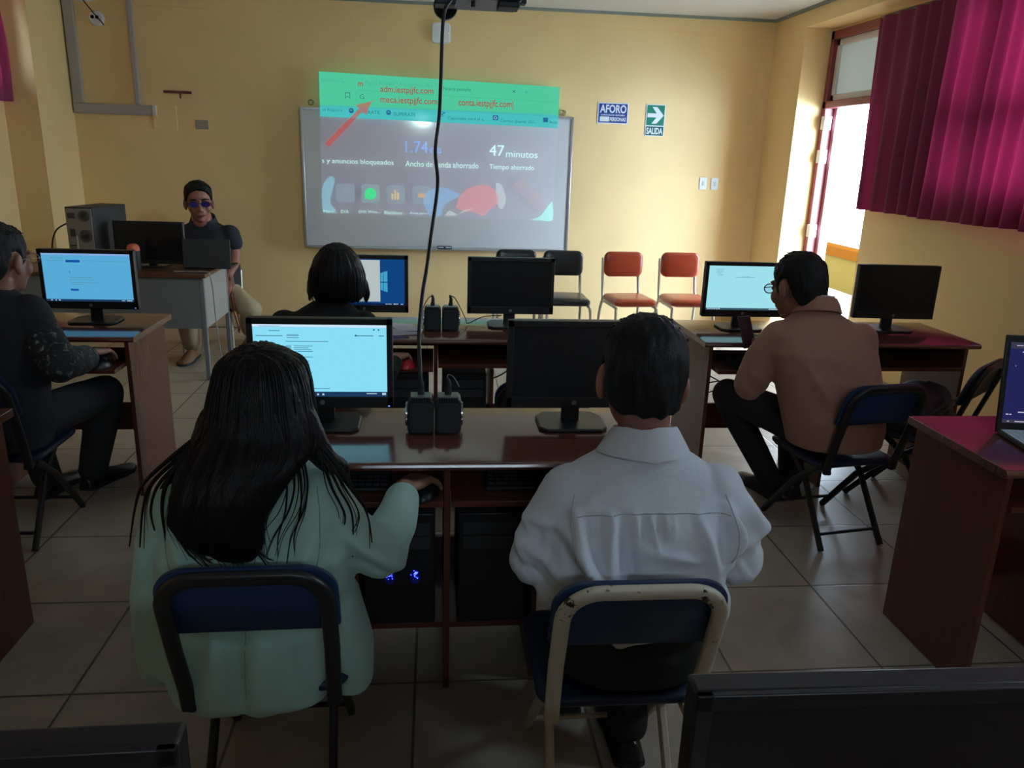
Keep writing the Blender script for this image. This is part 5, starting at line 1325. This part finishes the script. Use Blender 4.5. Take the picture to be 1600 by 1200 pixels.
for i in range(9):    # over the left shoulder, in a few locks
    x0 = rs.uniform(-.495, -.46); dx = rs.uniform(.03, .11); sp_.append(([(x0, 1.57, .965), (x0-dx*.45, 1.540, .930), (x0-dx*.85, 1.52, .890), (x0-dx*1.02, 1.512, .84), (x0-dx-rs.uniform(-.01, .02), 1.508, .84-rs.uniform(.03, .09))], rs.choice((.0014, .003, .006, .008))))
for i in range(9):    # over the right shoulder and sleeve
    x0 = rs.uniform(-.255, -.225); dx = rs.uniform(.01, .08); sp_.append(([(x0, 1.57, .96), (x0+dx*.5, 1.548, .918), (x0+dx*.9, 1.538, .87), (x0+dx+.02, 1.535, .81), (x0+dx+rs.uniform(-.01, .03), 1.545, .81-rs.uniform(.04, .11))], rs.choice((.0011, .0016, .003, .005))))
for i in range(16):   # ragged lower end
    x0 = rs.uniform(-.50, -.345); sp_.append(([(x0, 1.452, .84), (x0+.008, 1.446, .79), (x0+.025, 1.444, .765), (x0+.04, 1.444, .765-rs.uniform(.0, .035))], rs.choice((.002, .004))))
strands(hm, sp_, stm)
settle(pm, (-.4066, 1.776), 1.07, .100)

# ---- man in the tan jacket ---------------------------------------------------
pt = person('person in a tan jacket with glasses, holding a phone at the right-hand desk', (1.55, 2.95, 0))
MT = head_frame((1.440, 2.985, 1.087), .34, .24, 0, 1.10)
b = MB(); add_head(b, MT)
b.chain([(1.455, 2.965, 1.03), (1.485, 2.935, .98), (1.50, 2.925, .94)], [.060, .058, .064], 16)
b.sections([(1.61, 2.87, .48, .15, .11), (1.58, 2.88, .65, .16, .11), (1.53, 2.90, .85, .17, .09), (1.51, 2.915, .95, .12, .07), (1.505, 2.92, .99, .06, .05)])
tl = [(1.345, 2.93, .895), (1.280, 2.945, .695), (1.395, 3.14, .775)]; trr = [(1.685, 2.89, .895), (1.715, 2.96, .68), (1.545, 3.11, .765)]
b.chain(tl, [.045, .038, .026], 14); b.chain(trr, [.045, .038, .026], 14)
add_hand(b, (1.397, 3.147, .777), (.18, .8, .45), (-.55, -.6, .5), -1, .55, 1.0); add_hand(b, (1.540, 3.115, .767), (-.55, .75, .2), (.3, -.4, .9), -1, .45, 1.0)
lt_ = [[(1.50, 2.93, .53), (1.315, 3.27, .555), (1.555, 3.235, .09)], [(1.70, 2.95, .53), (1.66, 3.35, .53), (1.665, 3.27, .09)]]
for l in lt_: b.chain(l, [.07, .05, .036], 14)
baked(b, 'body', skin_a, pt, .005, 4)
tan_m = mat('tan_jacket_cloth', (.39, .185, .125), rough=.85, bump=.12, bscale=90, sheen=.2)
s = MB()
s.sections([(1.615, 2.86, .475, .185, .145), (1.605, 2.86, .55, .20, .155), (1.58, 2.868, .65, .208, .150), (1.555, 2.878, .75, .215, .145), (1.53, 2.888, .845, .222, .128), (1.515, 2.90, .915, .200, .104), (1.508, 2.912, .965, .135, .080), (1.503, 2.92, 1.0, .082, .066), (1.50, 2.922, 1.018, .068, .060)])
s.chain([(1.365, 2.925, .895), (1.312, 2.945, .80), (1.276, 2.950, .695), (1.335, 3.05, .730), (1.390, 3.12, .768)], [.070, .070, .066, .058, .043], 18)
s.chain([(1.675, 2.885, .895), (1.712, 2.92, .80), (1.718, 2.96, .69), (1.64, 3.05, .725), (1.552, 3.09, .758)], [.070, .068, .064, .058, .043], 18)
FL = []; rf = random.Random(12)
for i in range(26):
    x = rf.uniform(1.35, 1.74); z = rf.uniform(.55, .9); F((x, 2.74, z), (x+rf.uniform(-.08, .08), 2.74, z-rf.uniform(.0, .06)), rf.uniform(-.006, .007), rf.uniform(.010, .018))
F((1.40, 2.77, .84), (1.52, 2.72, .66), .012, .02); F((1.70, 2.77, .80), (1.62, 2.72, .62), .012, .02); F((1.25, 2.93, .76), (1.33, 2.92, .70), .012, .016); F((1.24, 2.95, .71), (1.33, 2.93, .64), -.010, .014); F((1.45, 2.73, .60), (1.72, 2.73, .585), .012, .018); F((1.45, 2.73, .69), (1.70, 2.73, .70), .007, .016)
jt = baked(s, 'jacket', tan_m, pt, .0075, 7, warp=folds(FL, (.004, 10)))
c_ = MB(); rg = []
for r_, dz in ((.062, -.02), (.063, .018), (.069, .022), (.080, .004), (.092, -.028), (.086, -.032), (.074, -.010)):
    rg.append([(1.499+r_*1.04*math.cos(t), 2.922+r_*math.sin(t), 1.022+dz-.030*math.sin(t)-.006*math.cos(t)) for t in [2*PI*k/40 for k in range(40)]])
c_.ring_loft(rg, False); c_.obj('collar', tan_m, jt, smooth=True, angle=70)
c_ = MB(); rg = []
for r_, dz in ((.057, -.01), (.058, .030), (.062, .030), (.061, -.01)): rg.append([(1.497+r_*math.cos(t), 2.922+r_*math.sin(t), 1.026+dz-.020*math.sin(t)) for t in [2*PI*k/32 for k in range(32)]])
c_.ring_loft(rg, False); c_.obj('shirt_collar', shirt_m, pt, smooth=True)
t_ = MB(); t_.ellipsoid((1.605, 2.89, .53), (.19, .14, .075)); t_.chain(lt_[0], [.088, .070, .056], 16); t_.chain(lt_[1], [.088, .070, .056], 16)
baked(t_, 'trousers', trouser_blk, pt, .010, 5)
shoe('shoe', (1.575, 3.20, .003), (1.50, 3.5, .003), blk_leather, pt, 1.05); shoe('shoe', (1.67, 3.22, .003), (1.66, 3.5, .003), blk_leather, pt, 1.05)
short_hair(MT, hair_short, pt, .010, .014, seed=9)
glasses(MT, pt, lens_clear, mat('rim_dark', (.015, .015, .02), rough=.3))
w_ = MB(); w_.tube([(1.394+.031*math.cos(a), 3.131+.010*math.sin(a)*.5+.008*math.cos(a), .772+.031*math.sin(a)) for a in [2*PI*k/20 for k in range(21)]], .0035, 8, cap=False)
w_.obj('bracelet', mat('steel_links', (.6, .6, .6), rough=.2, metal=1), pt, smooth=True)
settle(pt, (1.620, 3.083), 1.045, .070)
ph = thing('phone', 'dark phone held up by the man in the tan jacket', 'phone', (1.438, 3.375, .742), .35)
Rp = Matrix.Rotation(-.45, 3, 'X')
MB().box(Rp @ Vector((0, 0, .075)), (.072, .009, .150), Rp).obj('case', mat('phone_case', (.035, .022, .028), rough=.35), ph, bevel=.004)
MB().box(Rp @ Vector((.018, -.0052, .125)), (.022, .002, .028), Rp).obj('camera_bump', black_pl, ph, bevel=.001)

# ---- woman in black --------------------------------------------------------------
pb_ = person('person with a black bob in a black top, back turned, at the second row desk', (-.41, 3.12, 0))
MK = head_frame((-.370, 3.115, 1.088), 0, .12, 0, 1.02)
b = MB(); add_head(b, MK)
b.chain([(-.375, 3.10, 1.02), (-.395, 3.09, .96)], [.048, .052], 14)
b.sections([(-.425, 3.07, .47, .15, .10), (-.425, 3.07, .70, .15, .095), (-.42, 3.085, .86, .16, .08), (-.415, 3.09, .93, .12, .06), (-.40, 3.09, .97, .06, .05)])
b.chain([(-.27, 3.085, .895), (-.205, 3.06, .705), (-.160, 3.245, .716)], [.040, .034, .024], 14); b.chain([(-.585, 3.085, .895), (-.64, 3.13, .70), (-.52, 3.30, .728)], [.040, .034, .024], 14)
add_hand(b, (-.160, 3.235, .724), (.30, 1, -.12), (0, .2, 1), -1, .30, .95); add_hand(b, (-.515, 3.305, .730), (.3, 1, -.04), (0, .1, 1), 1, .3, .95)
lk = [[(-.50, 3.07, .53), (-.50, 3.42, .53), (-.50, 3.42, .1)], [(-.34, 3.07, .53), (-.33, 3.42, .53), (-.33, 3.42, .1)]]
for l in lk: b.chain(l, [.07, .05, .036], 12)
baked(b, 'body', skin_c, pb_, .005, 3)
black_knit = mat('black_knit', (.008, .008, .009), rough=.9, bump=.1, bscale=120)
s = MB()
s.sections([(-.425, 3.05, .455, .19, .13), (-.425, 3.05, .60, .185, .13), (-.425, 3.06, .75, .19, .125), (-.422, 3.07, .86, .195, .112), (-.418, 3.08, .915, .165, .09), (-.41, 3.085, .955, .11, .072), (-.40, 3.09, .985, .066, .060)])
s.chain([(-.275, 3.082, .890), (-.235, 3.07, .79), (-.20, 3.06, .70), (-.168, 3.215, .70)], [.062, .060, .055, .040], 16); s.chain([(-.575, 3.082, .890), (-.615, 3.13, .79), (-.645, 3.13, .70), (-.53, 3.30, .703)], [.062, .060, .055, .040], 16)
baked(s, 'top', black_knit, pb_, .008, 6, warp=folds([], (.004, 12)))
t_ = MB(); t_.ellipsoid((-.42, 3.06, .53), (.17, .13, .07)); t_.chain(lk[0], [.08, .064, .052], 14); t_.chain(lk[1], [.08, .064, .052], 14); baked(t_, 'trousers', trouser_blk, pb_, .011, 4)
shoe('shoe', (-.50, 3.38, .003), (-.50, 3.7, .003), blk_leather, pb_, .92); shoe('shoe', (-.33, 3.38, .003), (-.33, 3.7, .003), blk_leather, pb_, .92)
w_ = MB(); w_.tube([(-.162+.030*math.cos(a), 3.235, .703+.028*math.sin(a)) for a in [2*PI*k/16 for k in range(17)]], .003, 6, cap=False); w_.obj('bracelet', mat('steel_links', (.6, .6, .6)), pb_, smooth=True)
hb = MB()
hb.sections([(-.365, 3.03, .995, .082, .035, 2), (-.366, 3.045, 1.02, .098, .060, 2.2), (-.370, 3.07, 1.06, .105, .090, 2.2), (-.370, 3.085, 1.11, .100, .105, 2.2), (-.371, 3.095, 1.155, .084, .095, 2.1), (-.372, 3.10, 1.19, .055, .065, 2), (-.373, 3.105, 1.208, .022, .03, 2)], 48)
hb.chain([(-.275, 3.08, 1.06), (-.262, 3.08, 1.02), (-.262, 3.07, .985)], [.024, .018, .006], 10); hb.chain([(-.463, 3.08, 1.06), (-.474, 3.07, 1.02), (-.476, 3.06, .995)], [.022, .014, .006], 10)
hk = baked(hb, 'hair', hair_blk, pb_, .006, 5, warp=hair_flow(-.37, 3.09, .005, 8, 12))
sp_ = []
for i in range(46):
    a = rs.uniform(PI*1.0, PI*2.0); k = 1.03; z1 = rs.uniform(.965, 1.01)
    sp_.append(([(-.371+.05*math.cos(a), 3.10+.06*math.sin(a), 1.192), (-.370+.100*k*math.cos(a), 3.085+.104*k*math.sin(a), 1.11), (-.370+.104*k*math.cos(a), 3.065+.088*k*math.sin(a), 1.05), (-.366+.10*k*math.cos(a), 3.04+.058*k*math.sin(a), 1.01), (-.366+.095*math.cos(a), 3.03+.045*math.sin(a), z1)], .0022))
strands(hk, sp_, hair_blk); settle(pb_, (-.4223, 3.214), 1.03, .047)

# ---- man in the dark jacket at the left ----------------------------------------
pl_ = person('person in a dark jacket with a pale-streaked sleeve, at the left edge of the room', (-1.60, 3.0, 0))
ML = head_frame((-1.545, 2.985, 1.138), -.32, .08, 0, 1.05)
b = MB(); add_head(b, ML)
b.chain([(-1.555, 2.965, 1.07), (-1.575, 2.95, 1.0)], [.058, .062], 14)
b.sections([(-1.63, 2.95, .48, .16, .11), (-1.625, 2.95, .70, .17, .11), (-1.61, 2.955, .92, .17, .09), (-1.595, 2.955, .99, .12, .065), (-1.58, 2.955, 1.03, .06, .05)])
b.chain([(-1.455, 2.965, .955), (-1.335, 2.87, .78), (-1.348, 3.143, .752)], [.046, .038, .027], 14); b.chain([(-1.765, 2.965, .955), (-1.83, 3.03, .75), (-1.73, 3.21, .755)], [.046, .038, .027], 14)
add_hand(b, (-1.348, 3.15, .756), (.16, 1, -.16), (0, .25, 1), -1, .32, 1.05); add_hand(b, (-1.725, 3.215, .752), (.2, 1, -.06), (0, .1, 1), 1, .3, 1.0)
ll = [[(-1.53, 2.98, .53), (-1.385, 3.33, .535), (-1.50, 3.40, .10)], [(-1.72, 2.98, .53), (-1.74, 3.35, .53), (-1.66, 3.32, .10)]]
for l in ll: b.chain(l, [.07, .052, .038], 12)
baked(b, 'body', skin_a, pl_, .005, 4)
dj = mat('dark_jacket_cloth', (.012, .013, .018), rough=.85, bump=.1, bscale=80)
def camo():
    m = bpy.data.materials.new('streaked_sleeve_cloth'); m.use_nodes = True; nt = m.node_tree; N = nt.nodes; L = nt.links; bb = N['Principled BSDF']
    tc = N.new('ShaderNodeTexCoord'); n = N.new('ShaderNodeTexNoise'); n.inputs['Scale'].default_value = 22; n.inputs['Detail'].default_value = 4; n.inputs['Distortion'].default_value = 2.2
    L.new(tc.outputs['Object'], n.inputs['Vector'])
    r = N.new('ShaderNodeValToRGB'); e = r.color_ramp.elements; e[0].position = .56; e[0].color = (.012, .013, .018, 1); e[1].position = .70; e[1].color = (.22, .23, .22, 1)
    q = e.new(.60); q.color = (.05, .055, .055, 1)
    L.new(n.outputs[0], r.inputs[0]); L.new(r.outputs[0], bb.inputs['Base Color']); bb.inputs['Roughness'].default_value = .8
    return m
s = MB()
s.sections([(-1.635, 2.94, .455, .20, .145), (-1.63, 2.94, .60, .205, .145), (-1.625, 2.945, .75, .21, .14), (-1.615, 2.95, .88, .215, .125), (-1.605, 2.955, .955, .195, .10), (-1.595, 2.955, 1.0, .13, .08), (-1.585, 2.955, 1.035, .080, .066), (-1.58, 2.955, 1.05, .068, .06)])
s.chain([(-1.46, 2.96, .945), (-1.415, 2.93, .88)], [.075, .067], 16); s.chain([(-1.765, 2.96, .945), (-1.80, 3.03, .83), (-1.835, 3.03, .75), (-1.745, 3.19, .755)], [.072, .068, .062, .045], 16)
baked(s, 'jacket', dj, pl_, .008, 6, warp=folds([], (.005, 10)))
s = MB(); s.chain([(-1.415, 2.93, .88), (-1.338, 2.872, .782), (-1.342, 3.0, .762), (-1.347, 3.115, .745)], [.069, .066, .060, .047], 18)
rf = random.Random(5); FL = []
for i in range(14):
    y = rf.uniform(3.02, 3.34); x = rf.uniform(-1.42, -1.30); z = rf.uniform(.72, .90); F((x, 0, z), (x+rf.uniform(-.04, .04), 0, z-rf.uniform(.0, .06)), rf.uniform(-.007, .009), .014)
baked(s, 'patterned_sleeve', camo(), pl_, .007, 5, warp=folds(FL, (.004, 16)))
dk_tr = mat('charcoal_trousers', (.022, .023, .026), rough=.85)
t_ = MB(); t_.ellipsoid((-1.63, 2.96, .535), (.19, .14, .075)); t_.chain(ll[0], [.09, .076, .06], 16); t_.chain(ll[1], [.09, .076, .06], 16); baked(t_, 'trousers', dk_tr, pl_, .010, 5, warp=folds([], (.004, 10)))
shoe('shoe', (-1.53, 3.36, .003), (-1.42, 3.62, .003), blk_leather, pl_, 1.05); shoe('shoe', (-1.67, 3.27, .003), (-1.62, 3.6, .003), blk_leather, pl_, 1.05)
short_hair(ML, hair_gry, pl_, .008, .012, seed=15); glasses(ML, pl_, lens_clear, mat('rim_steel', (.4, .4, .42), rough=.3, metal=1)); settle(pl_, (-1.68, 3.15), 1.05, .078)

# ---- teacher ----------------------------------------------------------------------
pe = person('person with glasses in a dark polo shirt and beige trousers, seated facing the room', (-1.65, 6.0, 0))
ME = head_frame((-1.674, 5.955, 1.158), PI+.30, .10, .05, 1.16)
b = MB(); add_head(b, ME)
b.chain([(-1.672, 5.965, 1.08), (-1.665, 5.975, 1.01)], [.066, .074], 14)
b.sections([(-1.64, 6.0, .47, .16, .11), (-1.645, 6.0, .70, .18, .115), (-1.65, 5.995, .90, .18, .10), (-1.655, 5.99, .97, .13, .075), (-1.66, 5.99, 1.01, .07, .06)])
b.chain([(-1.475, 5.985, .93), (-1.452, 5.96, .80), (-1.448, 5.93, .745), (-1.468, 5.82, .665)], [.050, .046, .042, .031], 14)
b.chain([(-1.84, 5.985, .93), (-1.895, 5.93, .80), (-1.78, 5.74, .815)], [.050, .044, .031], 14)
add_hand(b, (-1.466, 5.81, .655), (.1, -.7, -.6), (.4, -.4, .8), 1, .5, 1.1); add_hand(b, (-1.77, 5.73, .818), (.45, -.8, -.02), (0, 0, 1), -1, .3, 1.1)
le = [[(-1.52, 5.96, .51), (-1.33, 5.82, .40), (-1.44, 6.22, .11)], [(-1.76, 5.96, .51), (-1.74, 5.60, .50), (-1.725, 5.70, .12)]]
for l in le: b.chain(l, [.07, .055, .04], 12)
baked(b, 'body', skin_b, pe, .005, 3)
polo = mat('dark_polo', (.012, .015, .024), rough=.8, bump=.08, bscale=120)
s = MB()
s.sections([(-1.64, 6.0, .46, .205, .15), (-1.645, 6.0, .62, .215, .155), (-1.65, 6.0, .78, .222, .145), (-1.65, 5.995, .88, .222, .125), (-1.655, 5.99, .95, .195, .10), (-1.66, 5.99, .995, .13, .08), (-1.662, 5.99, 1.025, .082, .07)])
s.chain([(-1.485, 5.985, .925), (-1.455, 5.965, .875)], [.078, .066], 16); s.chain([(-1.83, 5.985, .925), (-1.868, 5.96, .865)], [.078, .066], 16)
po_ = baked(s, 'polo_shirt', polo, pe, .008, 6)
c_ = MB(); rg = []
for r_, dz in ((.070, -.02), (.072, .018), (.078, .022), (.094, -.020), (.088, -.022)): rg.append([(-1.664+r_*math.cos(t)*1.08, 5.985+r_*math.sin(t)*1.05, 1.028+dz+.034*math.sin(t)) for t in [math.radians(-90+34+292*k/36) for k in range(37)]])
c_.ring_loft(rg, False, closed=False); c_.obj('collar', polo, po_, smooth=True, angle=70)
beige = mat('beige_trousers', (.42, .33, .20), rough=.8, bump=.1, bscale=60)
t_ = MB(); t_.ellipsoid((-1.64, 5.99, .50), (.19, .14, .08)); t_.chain(le[0], [.098, .082, .062], 16); t_.chain(le[1], [.098, .080, .066], 16); baked(t_, 'trousers', beige, pe, .010, 5, warp=folds([], (.007, 14)))
tshoe = mat('tan_suede', (.24, .13, .065), rough=.8)
shoe('shoe', (-1.725, 5.76, .003), (-1.735, 5.4, .003), tshoe, pe, 1.12); shoe('shoe', (-1.45, 6.30, .003), (-1.40, 6.0, .003), tshoe, pe, 1.1)
short_hair(ME, hair_short, pe, .009, .016, hairline=.086, seed=30, side=.030)
glasses(ME, pe, mat('blue_coated_lens', (.03, .025, .16), rough=.1, coat=1), mat('rim_dark', (.015, .015, .02)))  # screen reflection painted into the blue lens colour
q = MB()
q.ellipsoid(ME @ Vector((0, .103, -.066)), (.030, .010, .004), ME.to_3x3().normalized()); q.obj('mouth', mat('lips_dark', (.12, .04, .035), rough=.5), pe, smooth=True)
for x in (-1, 1):
    q = MB(); q.tube([ME @ Vector((x*(.014+.011*k), .1015-.0024*k*k*.5, .028+.003*math.sin(k*.9))) for k in range(5)], [.003, .0055, .006, .005, .002], 8); q.obj('eyebrow', hair_short, pe, smooth=True)
    q = MB(); q.ellipsoid(ME @ Vector((x*.031, .088, .004)), (.013, .013, .011)); q.obj('eye', mat('eye_dark', (.05, .04, .04), rough=.1), pe, smooth=True)
settle(pe, (-1.7325, 6.30), 1.05, .078)
make_visitor('black vinyl chair under the seated teacher', (-1.73, 6.58, 0), .0, bvin, tube_ivory, None).scale.z = .78
q = MB()
for dx in (-.008, .010): q.tube(smooth_path([(-1.525, 6.06, .615), (-1.517+dx, 6.05, .51), (-1.50+dx*1.4, 6.05, .36), (-1.48+dx, 6.05, .25), (-1.478, 6.05, .18)], 6), .0045, 8)
tag(q.obj('lanyard', mat('red_cord', (.22, .02, .02), rough=.7), smooth=True), 'dark red cord looped down from the teacher\'s hand', 'cord')
